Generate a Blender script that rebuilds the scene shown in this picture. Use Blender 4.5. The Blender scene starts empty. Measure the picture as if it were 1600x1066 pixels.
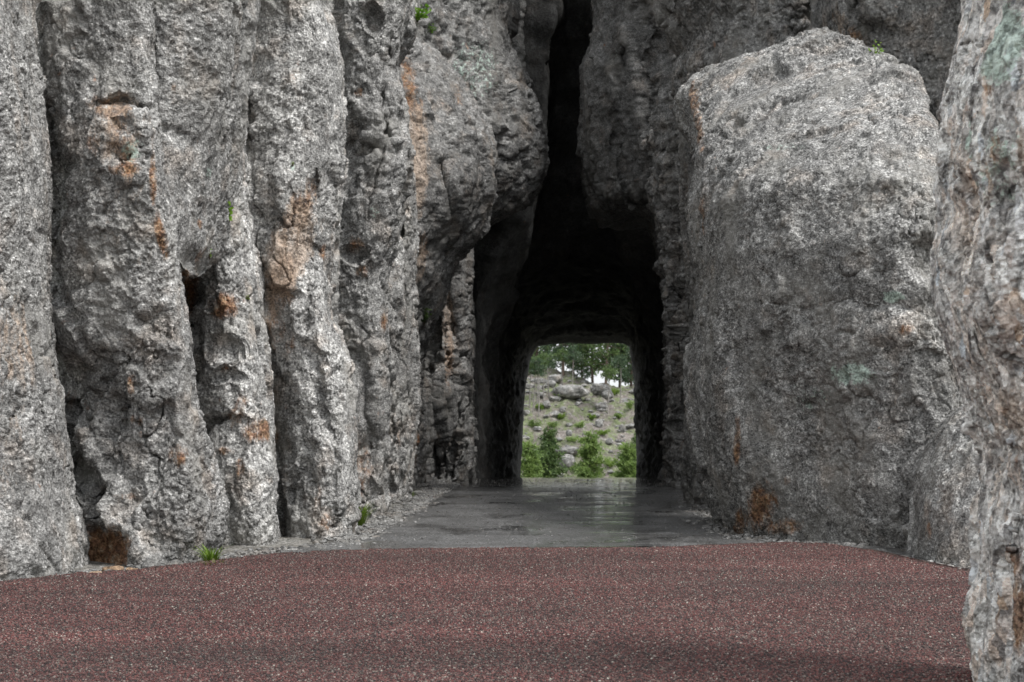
import bpy, math, random
import numpy as np

# ------------------------------------------------------------------ camera, sky, sun, exposure
S = bpy.context.scene
COL = S.collection
FPX = 2667.0          # focal length in pixels of the 1600 px wide photograph
EYE = 1.2
HOR = 658.0           # row of the horizon
cam_d = bpy.data.cameras.new('camera')
cam = bpy.data.objects.new('camera', cam_d)
COL.objects.link(cam)
cam.location = (0, 0, EYE)
cam.rotation_euler = (math.radians(90), 0, 0)
cam_d.sensor_width = 36.0
cam_d.lens = 36.0 * FPX / 1600.0
cam_d.shift_y = (HOR - 533.0) / 1600.0
cam_d.clip_start = 0.1
cam_d.clip_end = 2000
cam_d.dof.use_dof = True
cam_d.dof.focus_distance = 13.5
cam_d.dof.aperture_fstop = 5.6
S.camera = cam

SUN_EL, SUN_AZ = math.radians(57), math.radians(130)   # azimuth clockwise from +Y
w = bpy.data.worlds.new('World')
S.world = w
w.use_nodes = True
wn = w.node_tree.nodes
wl = w.node_tree.links
wn.clear()
sky = wn.new('ShaderNodeTexSky')
sky.sky_type = 'NISHITA'
sky.sun_disc = False
sky.sun_elevation = SUN_EL
sky.sun_rotation = SUN_AZ
sky.air_density = 1.0
sky.dust_density = 3.0
hs = wn.new('ShaderNodeHueSaturation')          # overcast: the blue washed out of the sky
hs.inputs['Saturation'].default_value = 0.12
mxo = wn.new('ShaderNodeMixRGB')
mxo.inputs[0].default_value = 0.45
mxo.inputs[2].default_value = (9.0, 9.3, 9.6, 1)   # even cloud layer
bg = wn.new('ShaderNodeBackground')
bg.inputs['Strength'].default_value = 0.105
wo = wn.new('ShaderNodeOutputWorld')
wl.new(sky.outputs[0], hs.inputs['Color'])
wl.new(hs.outputs[0], mxo.inputs[1])
wl.new(mxo.outputs[0], bg.inputs['Color'])
wl.new(bg.outputs[0], wo.inputs['Surface'])

sd = bpy.data.lights.new('sun', 'SUN')
sd.energy = 1.5
sd.angle = math.radians(14)
sd.color = (1.0, 0.97, 0.93)
sun = bpy.data.objects.new('sun', sd)
COL.objects.link(sun)
sun.rotation_euler = (math.radians(90) - SUN_EL, 0, math.pi - SUN_AZ)   # aims from that azimuth down
sun.location = (10, -12, 25)

S.view_settings.view_transform = 'Standard'
S.view_settings.look = 'None'
S.view_settings.exposure = 0.9
S.view_settings.gamma = 1.0
S.view_settings.use_curve_mapping = False
S.cycles.max_bounces = 5
S.cycles.diffuse_bounces = 3
S.cycles.glossy_bounces = 3


# ------------------------------------------------------------------ helpers
def P(px, py, d):
    return ((px - 800.0) / FPX * d, d, EYE + (HOR - py) / FPX * d)


def tag(o, label=None, cat=None, group=None, kind=None):
    if label: o['label'] = label
    if cat: o['category'] = cat
    if group: o['group'] = group
    if kind: o['kind'] = kind
    return o


def mesh_obj(name, verts, faces, mat, parent=None, smooth=True, stain=None):
    """verts (n,3) array, faces (m,3|4) array"""
    me = bpy.data.meshes.new(name)
    verts = np.asarray(verts, np.float32)
    faces = np.asarray(faces, np.int32)
    k = faces.shape[1]
    me.vertices.add(len(verts))
    me.vertices.foreach_set('co', verts.ravel())
    me.loops.add(faces.size)
    me.loops.foreach_set('vertex_index', faces.ravel())
    me.polygons.add(len(faces))
    me.polygons.foreach_set('loop_start', np.arange(0, faces.size, k, dtype=np.int32))
    me.polygons.foreach_set('loop_total', np.full(len(faces), k, np.int32))
    me.polygons.foreach_set('use_smooth', np.full(len(faces), smooth, bool))
    me.update(calc_edges=True)
    if stain is not None:
        ca = me.color_attributes.new('stain', 'FLOAT_COLOR', 'POINT')
        ca.data.foreach_set('color', np.asarray(stain, np.float32).ravel())
    if mat: me.materials.append(mat)
    o = bpy.data.objects.new(name, me)
    COL.objects.link(o)
    if parent: o.parent = parent
    return o


def empty(name, loc, rz=0):
    o = bpy.data.objects.new(name, None)
    o.empty_display_size = 0.2
    COL.objects.link(o)
    o.location = loc
    o.rotation_euler.z = rz
    return o


# ---- numpy noise
def _hash(ix, iy, iz, seed):
    h = (ix * 374761393 + iy * 668265263 + iz * 2147483647 + seed * 974634777) & 0xFFFFFFFF
    h = ((h ^ (h >> 13)) * 1274126177) & 0xFFFFFFFF
    h = ((h ^ (h >> 16)) * 2246822519) & 0xFFFFFFFF
    return (h ^ (h >> 15)) & 0xFFFFFFFF


_G = np.random.RandomState(5).normal(size=(256, 3))
_G /= np.linalg.norm(_G, axis=1)[:, None]
_G = _G.astype(np.float32)


def perlin(p, seed=0):
    i = np.floor(p).astype(np.int64)
    f = (p - i).astype(np.float32)
    u = f * f * f * (f * (f * 6 - 15) + 10)
    out = np.zeros(len(p), np.float32)
    for dx in (0, 1):
        wx = u[:, 0] if dx else 1 - u[:, 0]
        for dy in (0, 1):
            wy = u[:, 1] if dy else 1 - u[:, 1]
            for dz in (0, 1):
                wz = u[:, 2] if dz else 1 - u[:, 2]
                g = _G[_hash(i[:, 0] + dx, i[:, 1] + dy, i[:, 2] + dz, seed) & 255]
                out += wx * wy * wz * (g[:, 0] * (f[:, 0] - dx) + g[:, 1] * (f[:, 1] - dy) + g[:, 2] * (f[:, 2] - dz))
    return out * 1.6


def fbm(p, seed, octs, gain=0.5, ridged=False):
    s = np.zeros(len(p), np.float32)
    a = 1.0
    q = p.copy()
    for k in range(octs):
        n = perlin(q, seed + k * 17)
        if ridged: n = 0.5 - np.abs(n) * 1.6
        s += a * n
        a *= gain
        q = q * 2.03 + 3.1
    return s


def worley(p, seed):
    """approximate F1 and F2 and the id of the nearest cell (2x2x2 search)"""
    b = np.floor(p - 0.5).astype(np.int64)
    f1 = np.full(len(p), 9.0, np.float32)
    f2 = f1.copy()
    cid = np.zeros(len(p), np.float32)
    for dx in (0, 1):
        for dy in (0, 1):
            for dz in (0, 1):
                c = b + np.array([dx, dy, dz])
                h = _hash(c[:, 0], c[:, 1], c[:, 2], seed)
                j = np.stack([(h & 255), ((h >> 8) & 255), ((h >> 16) & 255)], 1) / 255.0
                q = c + 0.5 + (j - 0.5) * 0.8
                d = np.sqrt(((p - q) ** 2).sum(1)).astype(np.float32)
                near = d < f1
                f2 = np.where(near, f1, np.minimum(f2, d))
                cid = np.where(near, ((h >> 24) & 255) / 255.0, cid)
                f1 = np.where(near, d, f1)
    return f1, f2, cid


def facets(p, seed):
    """angular fracture faces: each cell of a jittered grid is a tilted plane"""
    b = np.floor(p - 0.5).astype(np.int64)
    f1 = np.full(len(p), 9.0, np.float32)
    f2 = f1.copy()
    val = np.zeros(len(p), np.float32)
    for dx in (0, 1):
        for dy in (0, 1):
            for dz in (0, 1):
                c = b + np.array([dx, dy, dz])
                h = _hash(c[:, 0], c[:, 1], c[:, 2], seed)
                j = np.stack([(h & 255), ((h >> 8) & 255), ((h >> 16) & 255)], 1) / 255.0
                e = p - (c + 0.5 + (j - 0.5) * 0.8)
                d = np.sqrt((e ** 2).sum(1)).astype(np.float32)
                v = (e * _G[(h >> 20) & 255]).sum(1) + (((h >> 24) & 255) / 255.0 - .5) * .5
                near = d < f1
                f2 = np.where(near, f1, np.minimum(f2, d))
                val = np.where(near, v, val)
                f1 = np.where(near, d, f1)
    return val, f2 - f1


def grid_normals(V):
    """V (r,c,3) -> unit normals, orientation by cross(du, dv)"""
    du = np.gradient(V, axis=1)
    dv = np.gradient(V, axis=0)
    n = np.cross(du, dv)
    n /= (np.linalg.norm(n, axis=2)[..., None] + 1e-9)
    return n


def poly_dist(px, py, path):
    """distance and signed side to a polyline in picture pixels"""
    best = np.full(px.shape, 1e9)
    side = np.zeros(px.shape)
    for (x0, y0), (x1, y1) in zip(path[:-1], path[1:]):
        dx, dy = x1 - x0, y1 - y0
        t = np.clip(((px - x0) * dx + (py - y0) * dy) / (dx * dx + dy * dy), 0, 1)
        ex, ey = px - (x0 + t * dx), py - (y0 + t * dy)
        d = np.hypot(ex, ey)
        near = d < best
        side = np.where(near, np.sign(dx * ey - dy * ex), side)
        best = np.where(near, d, best)
    return best, side


def sm(x):
    x = np.clip(x, 0, 1)
    return x * x * (3 - 2 * x)


def smooth1(a, k):
    if k < 2: return a
    b = np.pad(a, (k, k), mode='edge')
    ker = np.hanning(2 * k + 1)
    return np.convolve(b, ker / ker.sum(), 'valid')


# ------------------------------------------------------------------ materials
def nodes(name):
    m = bpy.data.materials.new(name)
    m.use_nodes = True
    t = m.node_tree
    t.nodes.clear()
    out = t.nodes.new('ShaderNodeOutputMaterial')
    b = t.nodes.new('ShaderNodeBsdfPrincipled')
    t.links.new(b.outputs[0], out.inputs[0])
    return m, t.nodes, t.links, b


class G:
    def __init__(s, N, L): s.N, s.L = N, L

    def put(s, sock, v):
        if hasattr(v, 'is_linked') or hasattr(v, 'links'): s.L.new(v, sock)
        else: sock.default_value = v

    def noise(s, vec, scale, detail=3, rough=0.6, w=None):
        n = s.N.new('ShaderNodeTexNoise')
        n.inputs['Scale'].default_value = scale
        n.inputs['Detail'].default_value = detail
        n.inputs['Roughness'].default_value = rough
        s.L.new(vec, n.inputs['Vector'])
        return n.outputs['Fac']

    def vor(s, vec, scale, feature='F1'):
        n = s.N.new('ShaderNodeTexVoronoi')
        n.feature = feature
        n.inputs['Scale'].default_value = scale
        s.L.new(vec, n.inputs['Vector'])
        return n

    def math(s, op, a, b=0.0, c=None, clamp=False):
        n = s.N.new('ShaderNodeMath')
        n.operation = op
        n.use_clamp = clamp
        s.put(n.inputs[0], a)
        s.put(n.inputs[1], b)
        if c is not None: s.put(n.inputs[2], c)
        return n.outputs[0]

    def rng(s, v, a, b, c=0.0, d=1.0):
        n = s.N.new('ShaderNodeMapRange')
        s.L.new(v, n.inputs[0])
        for k, x in enumerate((a, b, c, d)): n.inputs[k + 1].default_value = x
        return n.outputs[0]

    def ramp(s, v, stops):
        n = s.N.new('ShaderNodeValToRGB')
        e = n.color_ramp.elements
        while len(e) < len(stops): e.new(0.5)
        for k, (p, c) in enumerate(stops):
            e[k].position = p
            e[k].color = (c[0], c[1], c[2], 1) if not isinstance(c, float) else (c, c, c, 1)
        s.L.new(v, n.inputs[0])
        return n.outputs[0]

    def mix(s, f, a, b, mode='MIX'):
        n = s.N.new('ShaderNodeMixRGB')
        n.blend_type = mode
        for k, v in enumerate((f, a, b)):
            if isinstance(v, tuple): v = (v[0], v[1], v[2], 1)
            s.put(n.inputs[k], v)
        return n.outputs[0]

    def mapping(s, vec, sc, rot=(0, 0, 0)):
        n = s.N.new('ShaderNodeMapping')
        n.inputs['Scale'].default_value = sc
        n.inputs['Rotation'].default_value = rot
        s.L.new(vec, n.inputs[0])
        return n.outputs[0]

    def bump(s, h, strength, dist, normal=None):
        n = s.N.new('ShaderNodeBump')
        n.inputs['Strength'].default_value = strength
        n.inputs['Distance'].default_value = dist
        s.L.new(h, n.inputs['Height'])
        if normal is not None: s.L.new(normal, n.inputs['Normal'])
        return n.outputs[0]

    def pos(s): return s.N.new('ShaderNodeNewGeometry').outputs['Position']


def granite(name, val=0.27, grain=38.0, tint=(1, 1, 1), contrast=1.0, warm=0.0, bump=0.7, wet=0.0, mineral=False):
    m, N, L, b = nodes(name)
    g = G(N, L)
    p = g.pos()
    att = N.new('ShaderNodeVertexColor')
    att.layer_name = 'stain'
    sep = N.new('ShaderNodeSeparateColor')
    L.new(att.outputs['Color'], sep.inputs[0])
    R_, G_, B_ = sep.outputs
    # crystals: strongly varying values at several scales
    nf = g.noise(p, grain, 5, 0.72)
    nm = g.noise(p, grain * 0.28, 4, 0.65)
    v = g.vor(p, grain * 1.5)
    vv = N.new('ShaderNodeSeparateColor')
    L.new(v.outputs['Color'], vv.inputs[0])
    crystal = vv.outputs[0]
    s1 = g.rng(nf, 0.36, 0.64, -0.5, 0.5)
    s2 = g.rng(nm, 0.33, 0.67, -0.5, 0.5)
    s3 = g.rng(crystal, 0, 1, -0.5, 0.5)
    t = g.math('MULTIPLY_ADD', s1, 0.50 * contrast, g.math('MULTIPLY_ADD', s2, 0.36 * contrast, g.math('MULTIPLY_ADD', s3, 0.30 * contrast, 0.5)))
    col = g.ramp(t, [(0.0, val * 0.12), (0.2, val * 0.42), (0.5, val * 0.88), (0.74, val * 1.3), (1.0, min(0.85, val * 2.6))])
    # broad tone
    big = g.noise(p, 0.9, 4, 0.6)
    ps = g.mapping(p, (1, 1, 0.22))
    streak = g.noise(ps, 3.2, 5, 0.62)
    midn = g.noise(p, 5.0, 5, 0.7)
    tone = g.math('MULTIPLY', g.math('MULTIPLY', g.rng(big, 0.3, 0.7, 0.66, 1.3), g.rng(midn, 0.3, 0.7, 0.66, 1.34)), g.rng(streak, 0.3, 0.7, 0.74, 1.24))
    tc = N.new('ShaderNodeCombineColor')
    for k in range(3): L.new(tone, tc.inputs[k])
    col = g.mix(1.0, col, tc.outputs[0], 'MULTIPLY')
    col = g.mix(1.0, col, tint, 'MULTIPLY')
    sp_ = g.rng(g.noise(g.mapping(p, (1, 1, .6)), 1.7, 5, .6), .50, .66, 0, .55)
    col = g.mix(sp_, col, (val * 1.05, val * 1.03, val * .98))
    col = g.mix(1.0, col, (1.01, 1.0, .975), 'MULTIPLY')
    if mineral:
        mp = g.N.new('ShaderNodeVectorMath'); mp.operation = 'ADD'
        wv_ = g.N.new('ShaderNodeTexNoise'); wv_.inputs['Scale'].default_value = 6; wv_.inputs['Detail'].default_value = 4
        L.new(p, wv_.inputs['Vector'])
        ws = g.N.new('ShaderNodeVectorMath'); ws.operation = 'SCALE'; ws.inputs['Scale'].default_value = .12
        L.new(wv_.outputs['Color'], ws.inputs[0]); L.new(p, mp.inputs[0]); L.new(ws.outputs[0], mp.inputs[1])
        mv = g.vor(g.mapping(mp.outputs[0], (1, 1, .5)), 17)
        ms = N.new('ShaderNodeSeparateColor'); L.new(mv.outputs['Color'], ms.inputs[0])
        mcol = g.ramp(ms.outputs[0], [(0, (.16, .15, .15)), (.22, (.38, .37, .36)), (.45, (.62, .61, .60)), (.62, (.80, .80, .78)), (.80, (.66, .56, .49)), (.90, (.52, .56, .60)), (1, (.50, .37, .27))])
        mcol = g.mix(1.0, mcol, g.ramp(t, [(.1, .45), (.9, 1.9)]), 'MULTIPLY')
        col = g.mix(g.rng(g.noise(p, 7, 4, .6), .38, .6, .4, .95), col, mcol)
    # faint warm / brown veil in patches
    wn_ = g.noise(p, 2.3, 5, 0.65)
    veil = g.rng(wn_, 0.52, 0.72, 0.0, 0.45 + warm)
    col = g.mix(veil, col, g.mix(1.0, col, (1.22, 0.98, 0.80), 'MULTIPLY'))
    # small orange flecks everywhere
    fl = g.rng(g.noise(p, 5.5, 6, 0.7), 0.66 - 0.05 * warm, 0.74, 0, 0.75)
    col = g.mix(fl, col, g.mix(0.75, col, (0.33, 0.14, 0.055)))
    # iron stain (orange), ragged edge
    rag = g.noise(g.mapping(p, (1, 1, 0.45)), 8, 8, 0.78)
    ro = g.math('ADD', R_, g.rng(rag, 0.3, 0.7, -0.75, 0.75))
    om = g.math('MULTIPLY', g.rng(ro, 0.30, 0.95, 0, 1), g.rng(R_, 0.02, 0.35, 0, 0.85))
    rag2 = g.noise(p, 14, 5, 0.7)
    ocol = g.ramp(rag2, [(0.3, (0.055, 0.024, 0.013)), (0.43, (0.17, 0.070, 0.026)), (0.54, (0.23, 0.118, 0.048)), (0.64, (0.28, 0.205, 0.135)), (0.75, (0.36, 0.33, 0.29))])
    ocol = g.mix(1.0, ocol, g.ramp(t, [(0.1, 0.3), (0.9, 1.9)]), 'MULTIPLY')
    col = g.mix(om, col, ocol)
    # pale pinkish fresh rock (B) and mint lichen (G)
    bo = g.math('ADD', B_, g.rng(rag, 0.3, 0.7, -0.4, 0.4))
    bm = g.math('MULTIPLY', g.rng(bo, 0.36, 0.66, 0, 1), g.rng(B_, 0.02, 0.2, 0, 0.75))
    pcol = g.mix(1.0, g.ramp(t, [(0.05, 0.30), (0.9, 1.5)]), (0.42, 0.33, 0.26), 'MULTIPLY')
    col = g.mix(bm, col, pcol)
    rl = g.noise(p, 13, 6, 0.8)
    go = g.math('ADD', G_, g.rng(rl, 0.3, 0.7, -0.5, 0.5))
    gm = g.math('MULTIPLY', g.rng(go, 0.46, 0.6, 0, 1), g.rng(G_, 0.02, 0.2, 0, 0.8))
    gcol = g.mix(1.0, g.ramp(t, [(0.1, 0.45), (0.9, 1.5)]), (0.42, 0.52, 0.46), 'MULTIPLY')
    col = g.mix(gm, col, gcol)
    L.new(col, b.inputs['Base Color'])
    b.inputs['Roughness'].default_value = 0.85 - wet * 0.4
    b.inputs['Specular IOR Level'].default_value = 0.3
    hb = g.math('MULTIPLY_ADD', nf, 1.0, g.math('MULTIPLY_ADD', nm, 1.6, g.math('MULTIPLY', v.outputs['Distance'], 0.5)))
    L.new(g.bump(hb, bump, 0.02), b.inputs['Normal'])
    return m


M = {}
M['rock'] = granite('granite', 0.30, 44, contrast=1.2)
M['rock_boulder'] = granite('granite_boulder', 0.265, 44, contrast=1.35)  # slightly darker granite copy; shade of the boulder's face put into its albedo
M['rock_pale'] = granite('granite_pale', 0.37, 40, contrast=1.25, warm=0.05)
M['rock_dark'] = granite('granite_dark', 0.135, 36)  # granite copy with shade of the crevice and recessed walls in its colour
M['rock_far'] = granite('granite_tower', 0.205, 22, contrast=1.1, warm=0.1)  # lowered albedo stands in for the shade on the towers
M['rock_near'] = granite('granite_near', 0.80, 26, contrast=1.45, warm=0.1, mineral=True, bump=1.0)
M['rock_tunnel_shade'] = granite('granite_tunnel_shade', 0.05, 18, contrast=0.8, bump=0.6)  # near-black albedo paints in the darkness of the tunnel
M['stone'] = granite('fallen_stone', 0.22, 40)
M['stone_orange'] = granite('rusty_stone', 0.26, 30, tint=(1.3, 0.9, 0.6))
M['far_boulder'] = granite('hill_boulder', 0.22, 5, contrast=0.8, bump=0.5)


# ------------------------------------------------------------------ rock bodies
def prof(pts, q):
    pts = sorted(pts, key=lambda t: t[0])
    return np.interp(q, [a for a, _ in pts], [b for _, b in pts])


def rock(name, label, cat, Ledge, Redge, dL, dR, bulge=0.5, back=None, ztop=None, ytop=None, ybot=None, nexp=2.4,
         dprof=((0, 0),), bprof=((0, 1),), amp=1.0, seed=0, feats=(), stains=(), mat='rock', res=1.15, stretch=0.45,
         sky_side=False, group=None, strat=0.0, capn=2.2, hc=None, fs=1.0):
    """A closed rock mass: horizontal cross-sections run from a left to a right flank; flanks given in picture
    pixels at their own distance, front swells towards the viewer, the back away from him. Eroded by noise."""
    dm = 0.5 * (dL + dR)
    back = back if back is not None else max(1.2, bulge * 2)
    z_of = lambda y, d: EYE + (HOR - y) / FPX * d
    dd_at = lambda y: prof(dprof, y)
    zt = ztop if ytop is None else z_of(ytop, dm + float(dd_at(ytop)))
    zb = -0.35 if ybot is None else z_of(ybot, dm)
    px1 = dm / 1707.0 * res
    # rows: fine inside the frame, coarse above it
    zf = z_of(-14, dm + float(prof(dprof, -14)))
    if zt > zf + 0.3:
        rows = np.concatenate([np.arange(zb, zf, px1), np.linspace(zf, zt, max(4, int((zt - zf) / (px1 * 9))))])
        s_cap = None
    else:
        rows = np.arange(zb, zt, px1)
    # denser rows at a closed top / bottom
    capt = (zt - rows) / max(0.01, (zt - zb))
    pyt = np.linspace(1700, -1500, 6400)
    def ny(z, d):
        zt_ = EYE + (HOR - pyt) / FPX * (d + dd_at(pyt))
        return np.interp(z, zt_, pyt)
    rows = rows.astype(np.float64)
    # closing arcs: replace top band with a quarter-round spacing
    hcap = min(0.35 * (zt - zb), 0.9 * bulge + 0.2)
    hcap = hc or hcap
    body = rows[rows < zt - hcap]
    if ybot is not None:
        hb = min(0.3 * (zt - zb), 0.6 * bulge + 0.1)
        body = body[body > zb + hb]
        nb = max(10, int(hb * 1.5 / px1))
        ab = np.linspace(0, math.pi / 2, nb)
        low = zb + hb * (1 - np.cos(ab))[:-1]
        lows = np.sin(ab)[:-1]
    else:
        low = np.array([]); lows = np.array([])
    coarse = 1 if zt <= zf + 0.3 else 8
    nt = max(8, int(hcap * 1.6 / (px1 * coarse)))
    at = np.linspace(0, math.pi / 2, nt)
    top = zt - hcap + hcap * np.sin(at)
    tops = np.cos(at)
    zs = np.concatenate([low, body, top])
    sc = np.concatenate([lows, np.ones(len(body)), tops])
    sc = np.maximum(sc, 0.004) ** (2.0 / capn)
    nr = len(zs)
    yl, yr = ny(zs, dL), ny(zs, dR)
    ym = ny(zs, dm)
    dd = prof(dprof, ym)
    bb = prof(bprof, ym)
    k = 6
    ul = smooth1(prof([(y, x) for x, y in Ledge], yl), k)
    ur = smooth1(prof([(y, x) for x, y in Redge], yr), k)
    xl = (ul - 800) / FPX * (dL + dd)
    xr = (ur - 800) / FPX * (dR + dd)
    if ytop is not None or ybot is not None:      # flanks already close towards the top where the outline says so
        pass
    cx, hx = 0.5 * (xl + xr), 0.5 * (xr - xl) * sc
    # front profile, arc-length sampled
    wid = np.median(xr - xl)
    a = np.linspace(math.pi, 0, 721)
    X = np.sign(np.cos(a)) * np.abs(np.cos(a)) ** (2 / nexp)
    Y = np.sin(a) ** (2 / nexp)
    seg = np.hypot(np.diff(X) * wid / 2, np.diff(Y) * bulge)
    s = np.concatenate([[0], np.cumsum(seg)])
    nf = int(np.clip(s[-1] / px1, 24, 900))
    q = np.linspace(0, s[-1], nf)
    fx, fy = np.interp(q, s, X), np.interp(q, s, Y)
    # back profile: fine for the first metre of the flank that faces the passage, coarse behind
    a2 = np.linspace(0, math.pi, 721)
    X2, Y2 = np.sign(np.cos(a2)) * np.abs(np.cos(a2)) ** (2 / 3.2), -np.sin(a2) ** (2 / 3.2)
    s2 = np.concatenate([[0], np.cumsum(np.hypot(np.diff(X2) * wid / 2, np.diff(Y2) * back))])
    rside = np.mean([q_[0] for q_ in Redge] + [q_[0] for q_ in Ledge]) < 860
    ld = min(1.1 if res < 2 else .3, .3 * s2[-1])
    qd = np.arange(px1 * 1.5, ld, px1 * 1.7)
    qc = np.linspace(ld, s2[-1], 16)[:-1] if len(qd) else np.linspace(0, s2[-1], 16)[1:-1]
    q2 = np.concatenate([qd, qc])
    if not rside: q2 = s2[-1] - q2[::-1]
    bx, by = np.interp(q2, s2, X2), np.interp(q2, s2, Y2)
    nb_ = len(q2)
    ux = np.concatenate([fx, bx])
    vf = np.concatenate([fy, np.zeros(nb_)])
    vb = np.concatenate([np.zeros(nf), by])
    V = np.zeros((nr, nf + nb_, 3))
    V[..., 0] = cx[:, None] + ux[None] * hx[:, None]
    dl = (dR - dL) * 0.5
    bs = (bulge * bb * sc)[:, None]
    V[..., 1] = dm + dd[:, None] + ux[None] * dl * sc[:, None] - vf[None] * bs - vb[None] * back * sc[:, None]
    V[..., 2] = zs[:, None]
    if rside: slope = (xr / (dR + dd)); yedge = dR + dd
    else: slope = (xl / (dL + dd)); yedge = dL + dd
    isb = (vb > 0)[None] * np.ones((nr, 1))
    V[..., 0] += isb * slope[:, None] * 0.92 * np.maximum(0, back * (vb[None] * sc[:, None]))
    # features carved in picture-space paths, acting on the front only
    PX = 800 + FPX * V[..., 0] / V[..., 1]
    PY = HOR - FPX * (V[..., 2] - EYE) / V[..., 1]
    front = np.zeros(nf + nb_); front[:nf] = 1
    edge = sm(vf / 0.35)[None] * np.ones((nr, 1))
    # warp the picture coordinates a little so that carved lines wander like cracks
    fl = V.reshape(-1, 3)
    sp = 14.0 / dm
    wv = fbm(fl * 3.0 * sp, seed + 501, 3).reshape(PX.shape)
    wv2 = fbm(fl * 3.0 * sp + 7.7, seed + 601, 3).reshape(PX.shape)
    WX, WY = PX + wv * 9, PY + wv2 * 9
    wv3 = fbm(V.reshape(-1, 3) * 4.0 * sp, seed + 701, 3, .5).reshape(PX.shape)
    for f in feats:
        kind, path, width, depth = f[:4]
        if kind == 'crack':
            d, _ = poly_dist(WX, WY, path)
            V[..., 1] += depth * np.exp(-(d / width) ** 2) * front
        elif kind == 'step':      # the side to the right of the path (walking along it) stands back
            d, sd_ = poly_dist(WX, WY, path)
            ys = [c[1] for c in path]; xs = [c[0] for c in path]
            fall = sm(1 - d / (f[4] if len(f) > 4 else 60))
            V[..., 1] += depth * sm(0.5 + 0.5 * sd_ * d / width) * fall * front
        elif kind == 'dent':
            (x0, y0), (rx, ry) = path, width
            r = np.sqrt(((WX + wv2 * 14 - x0) / rx) ** 2 + ((WY + wv * 14 - y0) / ry) ** 2) * (1 + .3 * np.clip(wv3, -1, 1))
            V[..., 1] += depth * sm(1.4 - r) * front
    # erosion
    Nn = grid_normals(V)
    c = fl = V.reshape(-1, 3)
    mid = np.array([np.mean(cx), dm, zs.mean()])
    if np.mean((Nn[:, nf // 2] * np.array([0, -1, 0])).sum(1)) < 0: Nn = -Nn
    st = np.array([1, 1, stretch])
    pp = V.reshape(-1, 3) * fs
    big = fbm(pp * 0.6 * st, seed + 1, 2)
    rid = fbm(pp * 1.7 * st, seed + 21, 4, 0.5)
    wa = .22 * fbm(pp * 2.5, seed + 40, 2)[:, None]
    v1, e1 = facets(pp * 1.15 * np.array([1, 1, .42]) + wa, seed + 3)
    v2, e2 = facets(pp * 3.1 * np.array([1, 1, .55]) + wa, seed + 4)
    v3, e3 = facets(pp * 8.5 * np.array([1, 1, .7]) + .3 * perlin(pp * 9, seed + 44)[:, None], seed + 5)
    msk0 = sm(0.5 + 1.3 * perlin(pp * 0.9, seed + 60))
    cn = perlin(pp * np.array([1.5, 1.5, .38]) + .35 * fbm(pp * 2.2, seed + 61, 3)[:, None], seed + 62)
    ck = np.exp(-(cn / .035) ** 2) * sm(.3 + 1.6 * perlin(pp * .8, seed + 63))
    cn2 = perlin(pp * np.array([2.2, 2.2, 2.6]) + .35 * fbm(pp * 3.2, seed + 64, 3)[:, None], seed + 65)
    ck2 = np.exp(-(cn2 / .03) ** 2) * sm(.1 + 1.8 * perlin(pp * 1.1, seed + 66))
    pit = sm((perlin(pp * np.array([3.4, 3.4, 2.8]), seed + 67) - .33) / .25)
    disp = amp * (0.17 * big + 0.022 * rid + 0.105 * v1 * sm(e1 / .10) + 0.033 * v2 * sm(e2 / .12) * (.45 + .9 * msk0)
                  + 0.019 * v3 * sm(e3 / .15) * (.25 + msk0) - .085 * ck - .03 * ck2 - .015 * pit * msk0)
    if strat:
        sq = fbm(pp * np.array([0.9, 0.9, 2.0]) + .5 * fbm(pp * 1.2, seed + 71, 3)[:, None], seed + 70, 4, 0.6)
        disp += strat * (sq - 0.4)
    # keep the flanks near their outline
    keep = np.ones((nr, nf + nb_))
    keep[:, :nf] = 0.45 + 0.55 * sm(vf[:nf] / 0.6)[None]
    disp = disp.reshape(nr, -1) * keep / fs
    V = V + Nn * disp[..., None]
    # fine roughness along refreshed normals
    N2 = grid_normals(V)
    if np.mean((N2[:, nf // 2] * np.array([0, -1, 0])).sum(1)) < 0: N2 = -N2
    pp = V.reshape(-1, 3) * fs
    fine = 0.019 * fbm(pp * 5.5 * np.array([1, 1, 0.8]), seed + 90, 3, 0.6) + 0.012 * fbm(pp * 17, seed + 91, 3, 0.7, ridged=True)
    if dm < 24: fine += 0.005 * perlin(pp * 55, seed + 99)
    msk = 0.5 + 0.9 * sm(0.5 + perlin(pp * 1.3, seed + 95))
    fine = (fine * msk * min(1.3, 0.6 + 0.6 * amp)).reshape(nr, -1)
    fine /= fs
    V = V + N2 * fine[..., None]
    # stains
    PX = 800 + FPX * V[..., 0] / V[..., 1]
    PY = HOR - FPX * (V[..., 2] - EYE) / V[..., 1]
    C = np.zeros((nr, nf + nb_, 4)); C[..., 3] = 1
    for (ch, x0, y0, rx, ry, ang, s_) in stains:
        ca, sa = math.cos(math.radians(ang)), math.sin(math.radians(ang))
        dx, dy = PX - x0, PY - y0
        r = np.sqrt(((dx * ca + dy * sa) / rx) ** 2 + ((-dx * sa + dy * ca) / ry) ** 2)
        C[..., ch] = np.maximum(C[..., ch], s_ * sm(1.35 - r) * front)
    n_c = nf + nb_
    idx = np.arange(nr * n_c).reshape(nr, n_c)
    nx = np.roll(idx, -1, axis=1)
    F = np.stack([idx[:-1], nx[:-1], nx[1:], idx[1:]], -1).reshape(-1, 4)
    verts = V.reshape(-1, 3)
    # caps
    ct = V[-1].mean(0); cb = V[0].mean(0)
    verts = np.vstack([verts, ct, cb])
    it, ib = len(verts) - 2, len(verts) - 1
    capT = np.stack([idx[-1], nx[-1], np.full(n_c, it), np.full(n_c, it)], -1)
    capB = np.stack([nx[0], idx[0], np.full(n_c, ib), np.full(n_c, ib)], -1)
    # triangles for the caps: build everything as quads except caps -> use polygons of mixed size
    me = bpy.data.meshes.new(name)
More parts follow.
